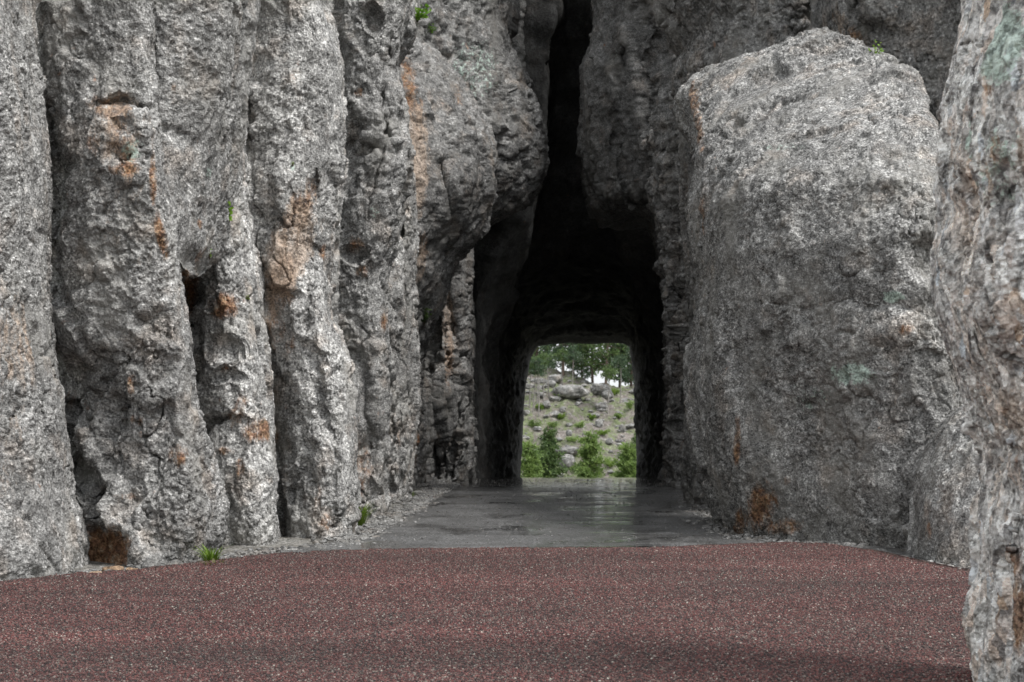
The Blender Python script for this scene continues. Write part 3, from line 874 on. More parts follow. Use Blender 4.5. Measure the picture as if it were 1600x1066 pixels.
def mat_red():
    m, N, L, b = nodes('red_chip_seal')
    g = G(N, L)
    p = g.pos()
    v = g.vor(p, 75)
    sc = N.new('ShaderNodeSeparateColor'); L.new(v.outputs['Color'], sc.inputs[0])
    v2 = g.vor(p, 42)
    sc2 = N.new('ShaderNodeSeparateColor'); L.new(v2.outputs['Color'], sc2.inputs[0])
    base = g.ramp(sc.outputs[0], [(0, (.012, .010, .011)), (.3, (.05, .024, .028)), (.55, (.115, .036, .044)), (.8, (.17, .07, .075)), (.92, (.30, .23, .22)), (1, (.7, .66, .62))])
    b2 = g.ramp(sc2.outputs[1], [(0, (.012, .011, .012)), (.45, (.07, .026, .030)), (.8, (.12, .075, .075)), (1, (.45, .40, .37))])
    col = g.mix(1, g.mix(.4, base, b2), (.80, .74, .64), 'MULTIPLY')
    big = g.noise(p, .45, 5, .62)
    col = g.mix(g.rng(big, .42, .62, 0, .55), col, g.mix(1, col, (.78, .95, .98), 'MULTIPLY'))
    tr = g.noise(g.mapping(p, (.25, 1.1, 1)), .9, 4, .6)
    col = g.mix(1, col, g.ramp(tr, [(.3, .78), (.7, 1.25)]), 'MULTIPLY')
    n3 = g.noise(p, 30, 4, .7)
    col = g.mix(1, col, g.ramp(n3, [(.3, .55), (.7, 1.3)]), 'MULTIPLY')
    L.new(col, b.inputs['Base Color'])
    b.inputs['Roughness'].default_value = .7
    b.inputs['Specular IOR Level'].default_value = .35
    h = g.math('MULTIPLY_ADD', v.outputs['Distance'], -1.2, g.math('MULTIPLY_ADD', v2.outputs['Distance'], -1.0, g.math('MULTIPLY', n3, 1.0)))
    L.new(g.bump(h, 1.0, .016), b.inputs['Normal'])
    return m


M['gravel'] = mat_gravel()
M['asphalt'] = mat_asphalt()
M['red'] = mat_red()


def G2(px, py): # ground point under a pixel
    d = FPX * EYE / (py - HOR)
    return ((px - 800) / FPX * d, d)


def sheet_grid(name, x0, x1, y0, y1, nx, ny, hf, mat):
    X, Y = np.meshgrid(np.linspace(x0, x1, nx), np.linspace(y0, y1, ny))
    Z = hf(X, Y)
    V = np.stack([X, Y, Z], -1).reshape(-1, 3)
    idx = np.arange(nx * ny).reshape(ny, nx)
    F = np.stack([idx[:-1, :-1], idx[:-1, 1:], idx[1:, 1:], idx[1:, :-1]], -1).reshape(-1, 4)
    return mesh_obj(name, V, F, mat)


def verge(X, Y):
    p = np.stack([X.ravel(), Y.ravel(), np.zeros(X.size)], 1)
    n = fbm(p * 1.5, 5, 3).reshape(X.shape) * .014 + fbm(p * 8, 6, 2).reshape(X.shape) * .008
    return road_z(Y) - .036 + n


g = sheet_grid('ground', -9, 12, 2, 58, 380, 900, verge, M['gravel'])
tag(g, kind='structure')


def slab(name, left, right, mat, zoff, thick, ragged=.03, seed=0, step=.25, jit=.04):
    """road slab between two ragged edges given as (x, d) lists; crowned cross-section, real thickness"""
    d0, d1 = max(left[0][1], right[0][1]), min(left[-1][1], right[-1][1])
    d0a = min(left[0][1], right[0][1])
    ys = np.arange(d0a, d1, step)
    lx = np.interp(ys, [q[1] for q in left], [q[0] for q in left])
    rx = np.interp(ys, [q[1] for q in right], [q[0] for q in right])
    q = np.stack([ys * 0, ys, ys * 0], 1)
    lx = lx + ragged * fbm(q * 1.2, seed, 3) + ragged * .6 * perlin(q * 6, seed + 5)
    rx = rx + ragged * fbm(q * 1.2, seed + 3, 3) + ragged * .6 * perlin(q * 6, seed + 8)
    nx = 30
    u = np.linspace(0, 1, nx)
    X = lx[:, None] + (rx - lx)[:, None] * u
    Y = np.repeat(ys[:, None], nx, 1)
    pn = np.stack([X.ravel(), Y.ravel(), X.ravel() * 0], 1)
    Z = road_z(Y) + zoff + fbm(pn * .8, seed + 9, 2).reshape(X.shape) * .006
    # skirts
    X = np.concatenate([X[:, :1] - .01, X, X[:, -1:] + .01], 1)
    Y = np.concatenate([Y[:, :1], Y, Y[:, -1:]], 1)
    Z = np.concatenate([Z[:, :1] - thick, Z, Z[:, -1:] - thick], 1)
    X = np.concatenate([X[:1], X, X[-1:]]); Y = np.concatenate([Y[:1] - .01, Y, Y[-1:] + .01]); Z = np.concatenate([Z[:1] - thick, Z, Z[-1:] - thick])
    ny_, nx_ = X.shape
    V = np.stack([X, Y, Z], -1).reshape(-1, 3)
    idx = np.arange(nx_ * ny_).reshape(ny_, nx_)
    F = np.stack([idx[:-1, :-1], idx[:-1, 1:], idx[1:, 1:], idx[1:, :-1]], -1).reshape(-1, 4)
    o = mesh_obj(name, V, F, mat)
    return o


lft = [(-2.0, 15.0), (-2.15, 15.8), G2(480, 852), G2(560, 848), G2(612, 822), G2(655, 798), G2(690, 775), G2(722, 758), (-1.2, 36), (-.9, 39), (.1, 51), (.1, 56)]
rgt = [(3.6, 14.6), (3.6, 16.3), G2(1128, 842), G2(1104, 816), G2(1082, 796), G2(1078, 770), G2(1076, 755), (3.4, 36), (3.7, 50), (3.8, 56)]
lft = [(x, d) for x, d in sorted(lft, key=lambda t: t[1])]
rgt = [(x, d) for x, d in sorted(rgt, key=lambda t: t[1])]
rd = slab('road', lft, rgt, M['asphalt'], 0.0, .07, seed=3, step=.1)
tag(rd, kind='structure')


def red_road():
    # far edge of the red surface, in pixels, left to right
    edge = [(-700, 1030), (-300, 955), (0, 912), (120, 897), (230, 890), (330, 877), (420, 867), (520, 861), (600, 858), (800, 858), (1000, 857), (1130, 852), (1230, 848), (1300, 851), (1350, 862), (1440, 880), (1500, 893), (1560, 915), (1700, 960), (1900, 1050)]
    us = np.linspace(-700, 1900, 900)
    es = np.interp(us, [e[0] for e in edge], [e[1] for e in edge])
    es = smooth1(es, 6)
    dd = FPX * EYE / (es - HOR)
    q = np.stack([us * .02, us * 0, us * 0], 1)
    dd = dd + .13 * fbm(q * .9, 3, 5, .7) + .06 * perlin(q * 22, 9)
    fx = (us - 800) / FPX * dd
    # rows from the far edge to behind the camera
    ts = np.concatenate([[0], np.linspace(0, 1, 70) ** 1.3])
    X = np.zeros((len(ts), len(us))); Y = X.copy(); Z = X.copy()
    nearx = np.linspace(-11, 12, len(us))
    for k, t in enumerate(ts):
        X[k] = fx * (1 - t) + nearx * t
        Y[k] = dd * (1 - t) + (-6) * t
    pn = np.stack([X.ravel(), Y.ravel(), X.ravel() * 0], 1)
    Z = .018 + fbm(pn * .5, 77, 2).reshape(X.shape) * .012
    Z[1] -= .004
    Z[0] = -.09
    V = np.stack([X, Y, Z], -1).reshape(-1, 3)
    ny_, nx_ = X.shape
    idx = np.arange(nx_ * ny_).reshape(ny_, nx_)
    F = np.stack([idx[:-1, :-1], idx[1:, :-1], idx[1:, 1:], idx[:-1, 1:]], -1).reshape(-1, 4)
    return tag(mesh_obj('pavement', V, F, M['red']), kind='structure')


red_road()


def mat_chip():
    m, N, L, b = nodes('road_chips')
    g = G(N, L)
    oi = N.new('ShaderNodeObjectInfo')
    col = g.ramp(oi.outputs['Random'], [(0, (.010, .009, .009)), (.3, (.032, .015, .015)), (.55, (.095, .028, .027)), (.80, (.145, .055, .050)), (.92, (.13, .105, .10)), (.985, (.22, .19, .175)), (1, (.42, .39, .36))])
    p = g.pos()
    big = g.noise(p, .45, 5, .62)
    col = g.mix(g.rng(big, .42, .62, 0, .6), col, g.mix(1, col, (.7, .92, .90), 'MULTIPLY'))
    col = g.mix(1, col, (1.04, .98, .93), 'MULTIPLY')
    tr = g.noise(g.mapping(p, (.25, 1.1, 1)), .9, 4, .6)
    col = g.mix(1, col, g.ramp(tr, [(.3, .72), (.7, 1.3)]), 'MULTIPLY')
    L.new(col, b.inputs['Base Color'])
    b.inputs['Roughness'].default_value = .6
    return m


def chips():
    v0, f0 = ICO_[0]
    proto = bpy.data.meshes.new('chip_shape')
    jit = np.random.RandomState(3).uniform(.75, 1.25, (len(v0), 1))
    proto.from_pydata([tuple(q) for q in v0 * jit], [], [tuple(int(i) for i in q) for q in f0])
    proto.materials.append(mat_chip())
    r = np.random.RandomState(12)
    n = 460000
    # even over the ground between 7 m and the far edge of the red surface
    edge = [(-300, 955), (0, 914), (120, 899), (230, 892), (330, 879), (420, 869), (520, 863), (600, 860), (1000, 859), (1130, 854), (1230, 850), (1300, 853), (1350, 864), (1440, 882), (1500, 895), (1560, 917), (1700, 962), (1900, 1052)]
    y = np.sqrt(r.uniform(7.0 ** 2, 16.8 ** 2, n))
    x = r.uniform(-.36, .36, n) * y
    u = 800 + x / y * FPX
    es = np.interp(u, [e[0] for e in edge], [e[1] for e in edge])
    k = y < FPX * EYE / (es - HOR) + r.normal(0, .06, n) - .03
    x, y = x[k], y[k]
    n = len(x)
    me = bpy.data.meshes.new('road_chippings')
    me.vertices.add(n)
    zc = .019 + fbm(np.stack([x, y, x * 0], 1) * .5, 77, 2) * .012
    me.vertices.foreach_set('co', np.stack([x, y, zc], 1).astype(np.float32).ravel())
    at = me.attributes.new('sz', 'FLOAT', 'POINT')
    at.data.foreach_set('value', (.0028 + .0048 * r.rand(n) ** 1.6).astype(np.float32))
    ro = me.attributes.new('rot', 'FLOAT_VECTOR', 'POINT')
    ro.data.foreach_set('vector', r.uniform(0, 6.28, (n, 3)).astype(np.float32).ravel())
    o = bpy.data.objects.new('road_chippings', me)
    COL.objects.link(o)
    ng = bpy.data.node_groups.new('scatter_chips', 'GeometryNodeTree')
    ng.interface.new_socket('Geometry', in_out='INPUT', socket_type='NodeSocketGeometry')
    ng.interface.new_socket('Geometry', in_out='OUTPUT', socket_type='NodeSocketGeometry')
    N, L = ng.nodes, ng.links
    gi, go = N.new('NodeGroupInput'), N.new('NodeGroupOutput')
    m2p = N.new('GeometryNodeMeshToPoints')
    iop = N.new('GeometryNodeInstanceOnPoints')
    shape = bpy.data.objects.new('chip', proto)      # source of the instances, not itself in the scene
    oi = N.new('GeometryNodeObjectInfo')
    oi.inputs['Object'].default_value = shape
    a1 = N.new('GeometryNodeInputNamedAttribute'); a1.data_type = 'FLOAT'; a1.inputs['Name'].default_value = 'sz'
    a2 = N.new('GeometryNodeInputNamedAttribute'); a2.data_type = 'FLOAT_VECTOR'; a2.inputs['Name'].default_value = 'rot'
    L.new(gi.outputs[0], m2p.inputs['Mesh'])
    L.new(m2p.outputs[0], iop.inputs['Points'])
    L.new(oi.outputs['Geometry'], iop.inputs['Instance'])
    L.new(a1.outputs['Attribute'], iop.inputs['Scale'])
    e2r = N.new('FunctionNodeEulerToRotation')
    L.new(a2.outputs['Attribute'], e2r.inputs[0])
    L.new(e2r.outputs[0], iop.inputs['Rotation'])
    L.new(iop.outputs[0], go.inputs[0])
    md = o.modifiers.new('scatter', 'NODES')
    md.node_group = ng
    tag(o, 'reddish stone chippings set in the red road surface', 'chippings', kind='stuff')


_t = (1 + 5 ** .5) / 2
ICO_ = {0: (np.array([(-1, _t, 0), (1, _t, 0), (-1, -_t, 0), (1, -_t, 0), (0, -1, _t), (0, 1, _t), (0, -1, -_t), (0, 1, -_t), (_t, 0, -1), (_t, 0, 1), (-_t, 0, -1), (-_t, 0, 1)]) / 1.902,
            [(0, 11, 5), (0, 5, 1), (0, 1, 7), (0, 7, 10), (0, 10, 11), (1, 5, 9), (5, 11, 4), (11, 10, 2), (10, 7, 6), (7, 1, 8), (3, 9, 4), (3, 4, 2), (3, 2, 6), (3, 6, 8), (3, 8, 9), (4, 9, 5), (2, 4, 11), (6, 2, 10), (8, 6, 7), (9, 8, 1)])}
chips()

# a wide apron of ground all round, out to the horizon, just beneath the detailed sheets
def apron(X, Y):
    Z = np.full(X.shape, -.25)
    far = np.clip((Y - 36) / 40, 0, 1)
    Z -= far * 9
    Z -= np.clip((np.abs(X) - 12) / 60, 0, 1) * 2 * (Y < 36)
    return Z


# ------------------------------------------------------------------ hillside beyond the tunnel
def mat_hill():
    m, N, L, b = nodes('hill_litter')
    g = G(N, L)
    p = g.pos()
    n = g.noise(p, 1.3, 6, .7)
    n2 = g.noise(p, 5, 5, .7)
    n3 = g.noise(p, .35, 4, .6)
    col = g.ramp(n2, [(.3, (.08, .07, .065)), (.5, (.165, .145, .13)), (.62, (.23, .21, .195)), (.75, (.42, .41, .39))])  # paler ground tones stand in for distance haze
    grn = g.ramp(n2, [(.3, (.06, .08, .03)), (.6, (.15, .19, .08)), (.8, (.22, .26, .13))])
    col = g.mix(g.rng(n, .44, .58, 0, .85), col, grn)
    col = g.mix(1, col, g.ramp(n3, [(.3, .75), (.7, 1.25)]), 'MULTIPLY')
    L.new(col, b.inputs['Base Color'])
    b.inputs['Roughness'].default_value = .95
    L.new(g.bump(n2, .8, .15), b.inputs['Normal'])
    return m


def hill_h(X, Y):
    X = np.asarray(X, float); Y = np.asarray(Y, float)
    # valley floor, then a slope up to a ridge at about 122 m
    z = np.where(Y < 52, -1.5, -1.5 - 5.0 * sm((Y - 52) / 26))
    z = z + sm((Y - 84) / 40) * 10.6 + np.clip(Y - 124, 0, 400) * -.02
    z += -.9 * sm((X - 2) / 9) * sm((Y - 100) / 20)
    return z


def hill(X, Y):
    p = np.stack([X.ravel(), Y.ravel(), np.zeros(X.size)], 1)
    n = (fbm(p * .16, 15, 3) * .8 + fbm(p * .9, 16, 4, .6) * .30).reshape(X.shape)
    return hill_h(X, Y) + n * sm((Y - 56) / 20)


M['hill'] = mat_hill()
h = sheet_grid('hillside', -24, 32, 50.4, 150, 340, 500, hill, M['hill'])
tag(h, kind='structure')
h2 = sheet_grid('terrain_sky_block', -420, 420, -200, 1200, 180, 240,
                lambda X, Y: -.4 + (11 * sm((-Y - 14) / 40) + 9 * sm((np.abs(X - 1) - 13) / 26)) * (1 - sm((Y - 30) / 30)) - 6.0 * sm((Y - 46) / 30) - np.clip(Y - 150, 0, 600) * .01, M['hill'])  # rises behind and beside the camera added to block low sky light
tag(h2, kind='structure')


def hz(x, y):
    return float(hill(np.array([[x]], float), np.array([[y]], float))[0, 0])


def on_hill(px, py):
    """where the ray through a pixel meets the hillside"""
    ds = np.linspace(62, 124, 500)
    x = (px - 800) / FPX * ds
    z = EYE + (HOR - py) / FPX * ds
    hh = hill(x[None], ds[None])[0]
    k = np.argmax(hh > z)
    if not (hh > z).any(): k = len(ds) - 1
    return x[k], ds[k], hh[k]


def ico(sub=2):
    t = (1 + 5 ** .5) / 2
    v = [(-1, t, 0), (1, t, 0), (-1, -t, 0), (1, -t, 0), (0, -1, t), (0, 1, t), (0, -1, -t), (0, 1, -t), (t, 0, -1), (t, 0, 1), (-t, 0, -1), (-t, 0, 1)]
    f = [(0, 11, 5), (0, 5, 1), (0, 1, 7), (0, 7, 10), (0, 10, 11), (1, 5, 9), (5, 11, 4), (11, 10, 2), (10, 7, 6), (7, 1, 8), (3, 9, 4), (3, 4, 2), (3, 2, 6), (3, 6, 8), (3, 8, 9), (4, 9, 5), (2, 4, 11), (6, 2, 10), (8, 6, 7), (9, 8, 1)]
    v = [np.array(a) / np.linalg.norm(a) for a in v]
    for _ in range(sub):
        nf, c = [], {}
        def md(a, b):
            k = (min(a, b), max(a, b))
            if k not in c:
                m_ = v[a] + v[b]
                v.append(m_ / np.linalg.norm(m_)); c[k] = len(v) - 1
            return c[k]
        for a, b, d in f:
            x, y, z = md(a, b), md(b, d), md(d, a)
            nf += [(a, x, z), (b, y, x), (d, z, y), (x, y, z)]
        f = nf
    return np.array(v), np.array(f)


ICO = {k: ico(k) for k in (0, 1, 2, 3, 4)}


def stone(name, loc, size, mat, seed, sub=3, rz=0.0, amp=.25, smooth=True):
    v, f = ICO[sub]
    f1, f2, cid = worley(v * 1.6 + seed * 3.7, seed)
    q = v * (1 + amp * fbm(v * 1.1 + seed * 1.3, seed, 3) + amp * .55 * (cid - .5))[:, None]
    q = np.sign(q) * np.abs(q) ** .85
    q = q * np.array(size)
    c, s = math.cos(rz), math.sin(rz)
    q = np.stack([q[:, 0] * c - q[:, 1] * s, q[:, 0] * s + q[:, 1] * c, q[:, 2]], 1)
    o = mesh_obj(name, q, f, mat, smooth=smooth, stain=np.tile([0, 0, 0, 1], (len(q), 1)))
    o.location = loc
    return o


rnd = random.Random(4)
# named boulders on the hill: (px, py centre, width px, height px, label)
hb = [(890, 612, 56, 20, 'broad pale boulder crowning the ridge beyond the tunnel'),
      (869, 592, 22, 12, 'grey boulder at the upper left of the ridge boulders'),
      (938, 608, 30, 16, 'grey ridge boulder right of the broad pale one'),
      (861, 601, 16, 9, 'small pale boulder tucked against the broad ridge boulder'),
      (948, 616, 18, 14, 'squat boulder under the pines on the ridge'),
      (854, 635, 13, 11, 'pale boulder below the ridge among thin trunks'),
      (889, 706, 34, 11, 'flat capstone boulder above the grey one low on the hill'),
      (885, 722, 26, 20, 'grey rounded boulder under the flat capstone'),
      (936, 662, 13, 13, 'bright boulder in the middle of the slope'),
      (972, 670, 11, 11, 'pale boulder at the right of the slope'),
      (889, 677, 10, 9, 'small pale boulder above the capstone'),
      (823, 645, 11, 8, 'pale boulder at the left side of the tunnel view'),
      (940, 635, 18, 10, 'grey boulder right of centre below the ridge'),
      (918, 625, 11, 5, 'flat pale stone below the ridge pines'),
      (952, 692, 13, 9, 'grey boulder above the right young pine'),
      (903, 632, 8, 5, 'small flat stone in the middle below the ridge'),
      (970, 712, 9, 7, 'small pale boulder beside the right young pine'),
      (879, 644, 9, 7, 'small boulder left of centre on the slope'),
      (930, 650, 14, 6, 'long low stone above the bright boulder'),
      (846, 618, 12, 8, 'low grey boulder left of the broad ridge boulder')]
for k, (px, py, wp, hp, lab) in enumerate(hb):
    x, d, z = on_hill(px, py + hp * .45)
    sx, sz = wp / FPX * d * .5, hp / FPX * d * .5
    tag(stone('boulder', (x, d, z + sz * .8), (sx, sx * .8, sz * 1.1), M['far_boulder'], 30 + k, 3, rnd.uniform(-.3, .3)), lab, 'boulder', 'boulders on the far slope')
# scree: uncountable small stones
vv, ff = [], []
v0, f0 = ICO[1]
n0 = 0
for k in range(1100):
    x, y = rnd.uniform(-8, 13), rnd.uniform(88, 123)
    s_ = rnd.choice([.05, .07, .09, .12, .16, .24]) * rnd.uniform(.7, 1.3)
    jit = 1 + .3 * np.sin(v0 * (3 + k % 5) + k).sum(1) / 3
    q = v0 * jit[:, None] * np.array([s_ * rnd.uniform(.9, 1.8), s_, s_ * rnd.uniform(.5, .8)])
    a = rnd.uniform(-1, 1)
    q = np.stack([q[:, 0] * math.cos(a) - q[:, 1] * math.sin(a), q[:, 0] * math.sin(a) + q[:, 1] * math.cos(a), q[:, 2]], 1) + [x, y, 0]
    q[:, 2] += hz(x, y) + s_ * .3
    vv.append(q); ff.append(f0 + n0); n0 += len(v0)
vv = np.vstack(vv)
tag(mesh_obj('scree', vv, np.vstack(ff), M['far_boulder'], smooth=False, stain=np.tile([0, 0, 0, 1], (len(vv), 1))), 'scattered pale scree on the slope beyond the tunnel', 'scree', kind='stuff')


# ---- vegetation
def mat_leaf(name, a, b_, tr=.25):
    m, N, L, b = nodes(name)
    g = G(N, L)
    p = g.pos()
    n = g.noise(p, 3.1, 3, .7)
    oi = N.new('ShaderNodeNewGeometry')
    col = g.mix(g.rng(n, .35, .65, 0, 1), a, b_)
    col = g.mix(g.math('MULTIPLY', oi.outputs['Random Per Island'], .5), col, g.mix(1, col, (1.5, 1.35, 1.1), 'MULTIPLY'))
    L.new(col, b.inputs['Base Color'])
    b.inputs['Roughness'].default_value = .6
    t = N.new('ShaderNodeBsdfTranslucent')
    L.new(col, t.inputs['Color'])
    mx = N.new('ShaderNodeMixShader')
    mx.inputs[0].default_value = tr
    L.new(b.outputs[0], mx.inputs[1]); L.new(t.outputs[0], mx.inputs[2])
    L.new(mx.outputs[0], N['Material Output'].inputs[0])
    return m


def mat_bark(name, a, b_):
    m, N, L, b = nodes(name)
    g = G(N, L)
    p = g.mapping(g.pos(), (1, 1, .25))
    n = g.noise(p, 14, 4, .7)
    L.new(g.mix(g.rng(n, .35, .65, 0, 1), a, b_), b.inputs['Base Color'])
    b.inputs['Roughness'].default_value = .9
    return m


M['needle_dark'] = mat_leaf('pine_needles_dark', (.045, .085, .05), (.09, .14, .075), .35)  # ridge pine greens lightened in place of haze
M['needle_mid'] = mat_leaf('pine_needles', (.06, .11, .04), (.13, .20, .07), .35)
M['needle_young'] = mat_leaf('young_pine_needles', (.12, .20, .06), (.24, .34, .11), .45)
M['leaf'] = mat_leaf('shrub_leaves', (.09, .17, .025), (.2, .3, .05), .4)
M['bright_leaf'] = mat_leaf('bright_leaves', (.13, .30, .03), (.3, .5, .07), .4)
M['bark'] = mat_bark('pine_bark', (.07, .05, .04), (.2, .15, .12))
M['bark_grey'] = mat_bark('dead_bark', (.13, .12, .11), (.32, .30, .28))


def tube(pts, rads, n=7):
    pts = np.array(pts, float)
    V, F = [], []
    for k, p in enumerate(pts):
        t = pts[min(k + 1, len(pts) - 1)] - pts[max(k - 1, 0)]
        t /= np.linalg.norm(t) + 1e-9
        a = np.cross(t, [0.31, .95, .1]); a /= np.linalg.norm(a)
        b = np.cross(t, a)
        for j in range(n):
            an = 2 * math.pi * j / n
            V.append(p + rads[k] * (math.cos(an) * a + math.sin(an) * b))
    for k in range(len(pts) - 1):
        for j in range(n):
            F.append((k * n + j, k * n + (j + 1) % n, (k + 1) * n + (j + 1) % n, (k + 1) * n + j))
    return V, F


def tufts(centres, dirs, size, r, per=5):
    """narrow needle blades fanning from each point"""
    c = np.repeat(np.array(centres), per, 0)
    d = np.repeat(np.array(dirs), per, 0)
    n = len(c)
    dv = d + r.normal(0, .75, (n, 3))
    dv /= np.linalg.norm(dv, axis=1)[:, None]
    sd_ = np.cross(dv, r.normal(0, 1, (n, 3)))
    sd_ /= np.linalg.norm(sd_, axis=1)[:, None]
    l = size * r.uniform(.7, 1.4, n)[:, None]
    wd = l * .34
    a = c; b = c + dv * l * .5 + sd_ * wd * .5; e = c + dv * l; f = c + dv * l * .5 - sd_ * wd * .5
    V = np.stack([a, b, e, f], 1).reshape(-1, 3)
    F = np.arange(n * 4).reshape(n, 4)
    return V, F


def pine(name, label, loc, H, crown_from, crown_r, mat, seed, dens=1.0, trunk_r=None, limbs=34, size=.16, shape='round', lean=0.0, group=None, barkm='bark', cat='pine tree'):
    r = np.random.RandomState(seed)
    root = empty(name, loc, 0)
    tag(root, label, cat, group)
    tr = trunk_r or H * .012 + .03
    zz = np.linspace(-.3, H, 9)
    pts = [(lean * z + .06 * math.sin(z * .7 + seed), .05 * math.cos(z * .9 + seed), z) for z in zz]
    V, F = tube(pts, [tr * (1 - .8 * max(0, z) / H) for z in zz], 8)
    F = list(F)
    cents, dirs = [], []
    for k in range(limbs):
        u = (k + r.rand()) / limbs
        z0 = H * (crown_from + (1 - crown_from) * u * .98)
        if shape == 'cone': L_ = crown_r * (1 - u) ** .7 * r.uniform(.4, 1.35) + .15
        else: L_ = crown_r * (math.sin(math.pi * min(1, .18 + u * .8)) ** .6) * r.uniform(.45, 1.2)
        an = k * 2.4 + r.uniform(-.4, .4)
        px_ = lean * z0
        up = r.uniform(.05, .5) if shape == 'cone' else r.uniform(-.15, .5)
        p0 = np.array([px_, 0, z0])
        p1 = p0 + np.array([math.cos(an), math.sin(an), up]) * L_
        pm = (p0 + p1) / 2 + [0, 0, -.06 * L_]
        v, f = tube([p0, pm, p1], [tr * .28, tr * .18, tr * .06], 4)
        o = len(V)
        V += v; F += [tuple(i + o for i in q) for q in f]
        nn = max(6, int(L_ * 48 * dens))
        for j in range(nn):
            t = r.uniform(.22, 1.05)
            q = p0 + (p1 - p0) * t
            q = q + r.normal(0, 1, 3) * np.array([.24, .24, .15]) * (L_ ** .6) * (.5 + .5 * t)
            cents.append(q)
            dd_ = (p1 - p0) / L_ * .6 + [0, 0, .35]
            dirs.append(dd_)
    mesh_obj('trunk', V, F, M[barkm], root)
    V2, F2 = tufts(cents, dirs, size, r)
    mesh_obj('crown', V2, F2, mat, root, smooth=False)
    return root


# pines on the ridge: (px of trunk, distance, trunk height, crown from, radius, material, label)
ridge = [(838, 126, 8.5, .30, 1.7, 'needle_mid', 'loose green pine at the far left of the ridge'),
         (852, 130, 9.5, .34, 1.5, 'needle_dark', 'slim dark pine second from the left on the ridge'),
         (879, 123, 9.5, .30, 1.8, 'needle_dark', 'tall dark pine standing left of the broad ridge boulder'),
         (895, 128, 9.5, .26, 1.8, 'needle_dark', 'dark pine directly behind the broad ridge boulder'),
         (910, 131, 9.0, .20, 1.7, 'needle_dark', 'dense bluish pine in the middle of the ridge'),
         (927, 124, 9.0, .28, 1.9, 'needle_mid', 'thick trunked pine right of the ridge centre'),
         (948, 121, 9.5, .20, 2.1, 'needle_mid', 'broad bright green pine right of centre on the ridge'),
         (968, 127, 9.0, .22, 1.8, 'needle_mid', 'leafy pine second from the right on the ridge'),
         (985, 122, 8.5, .10, 1.9, 'needle_dark', 'dark pine at the right end of the ridge view'),
         (812, 128, 9, .2, 2.0, 'needle_mid', 'ridge pine just hidden by the left side of the tunnel'),
         (1008, 126, 9, .15, 2.0, 'needle_dark', 'ridge pine just hidden by the right side of the tunnel')]
for k, (px, d, H, cf, cr, mt, lab) in enumerate(ridge):
    x = (px - 800) / FPX * d
    pine('pine_tree', lab, (x, d, hz(x, d) - .1), H * .72, cf * .55, cr * .95, M[mt], 200 + k, (.3, .5, .4)[k % 3], limbs=42, size=.22, group='pines along the ridge', lean=rnd.uniform(-.02, .02))
# slender bare trunks below the ridge
thin = [(829, 640, 66), (834, 646, 70), (841, 652, 74), (848, 628, 60), (857, 622, 56), (880, 619, 60), (896, 620, 64), (951, 648, 62), (969, 630, 60), (838, 632, 58), (817, 650, 70)]
labs = ['leftmost', 'second', 'third', 'fourth', 'fifth', 'sixth', 'seventh']
for k, (px, py, hp) in enumerate(thin):
    x, d, z = on_hill(px, py)
    H = hp / FPX * d * 1.25
    lab = 'slender bare trunked pine %s' % (
        ['behind the left rock rim, beside the pale boulder', 'left of the trunk group below the ridge', 'lowest of the left trunk group', 'just left of the pale boulder among trunks', 'beneath the low grey boulder',
         'in front of the broad ridge boulder, on its left', 'in front of the broad ridge boulder, on its right', 'standing alone right of the slope centre', 'near the right rim under the ridge pines', 'among the left trunks, uppermost of them', 'at the extreme left rim of the opening'][k])
    pine('slender_pine', lab, (x, d, z - .1), H, .72, .55, M['needle_mid' if k % 2 else 'needle_dark'], 300 + k, .8, trunk_r=.055, limbs=14, size=.14, group='thin pines on the far slope', lean=rnd.uniform(-.03, .03), barkm='bark_grey')
# young pines in front: (px, py foot, top py, radius m)
young = [(826, 752, 688, 1.15, 'needle_young', 'bright young pine at the lower left of the tunnel view'),
         (858, 750, 662, 1.0, 'needle_mid', 'darker bushy young pine left of the capstone boulder'),
         (922, 752, 672, 1.1, 'needle_young', 'bushy young pine in the middle of the tunnel view'),
         (982, 752, 690, 1.1, 'needle_young', 'light green young pine at the lower right of the tunnel view'),
         (842, 752, 700, .9, 'needle_young', 'small light green pine between the two left young pines'),
         (1004, 752, 668, 1.1, 'needle_mid', 'young pine half hidden by the right side of the tunnel')]
for k, (px, py, ty, cr, mt, lab) in enumerate(young):
    d = 76 + k * 2.0
    x = (px - 800) / FPX * d
    z0 = hz(x, d)
    zt = EYE + (HOR - ty) / FPX * d
    pine('young_pine', lab, (x, d, z0 - .1), zt - z0, .12, cr, M[mt], 400 + k, 2.6, limbs=70, size=.14, shape='cone', group='young pines below the road')


def bush(name, label, loc, size, mat, seed, n=500, leaf=.05, cat='shrub', group=None, stem=True):
    r = np.random.RandomState(seed)
    root = empty(name, loc)
    tag(root, label, cat, group)
    c, dirs = [], []
    V, F = [], []
    ns = 9
    for s_ in range(ns):
        a = r.uniform(0, 6.28); ln = r.uniform(.5, 1)
        tip = np.array([math.cos(a) * size[0] * ln * .8, math.sin(a) * size[1] * ln * .8, size[2] * r.uniform(.5, 1)])
        v, f = tube([(0, 0, -.02), tip * .5 + [0, 0, .05 * size[2]], tip], [size[2] * .03, size[2] * .02, size[2] * .01], 4)
        o = len(V); V += v; F += [tuple(i + o for i in q) for q in f]
        for j in range(n // ns):
            t = r.uniform(.25, 1.05)
            c.append(tip * t + r.normal(0, .12, 3) * np.array(size))
            dirs.append(tip / np.linalg.norm(tip) * .5 + [0, 0, .3])
    mesh_obj('stem', V, F, M['bark'], root)
    v, f = tufts(c, dirs, leaf, r, per=2)
    mesh_obj('foliage', v, f, mat, root, smooth=False)
    return root


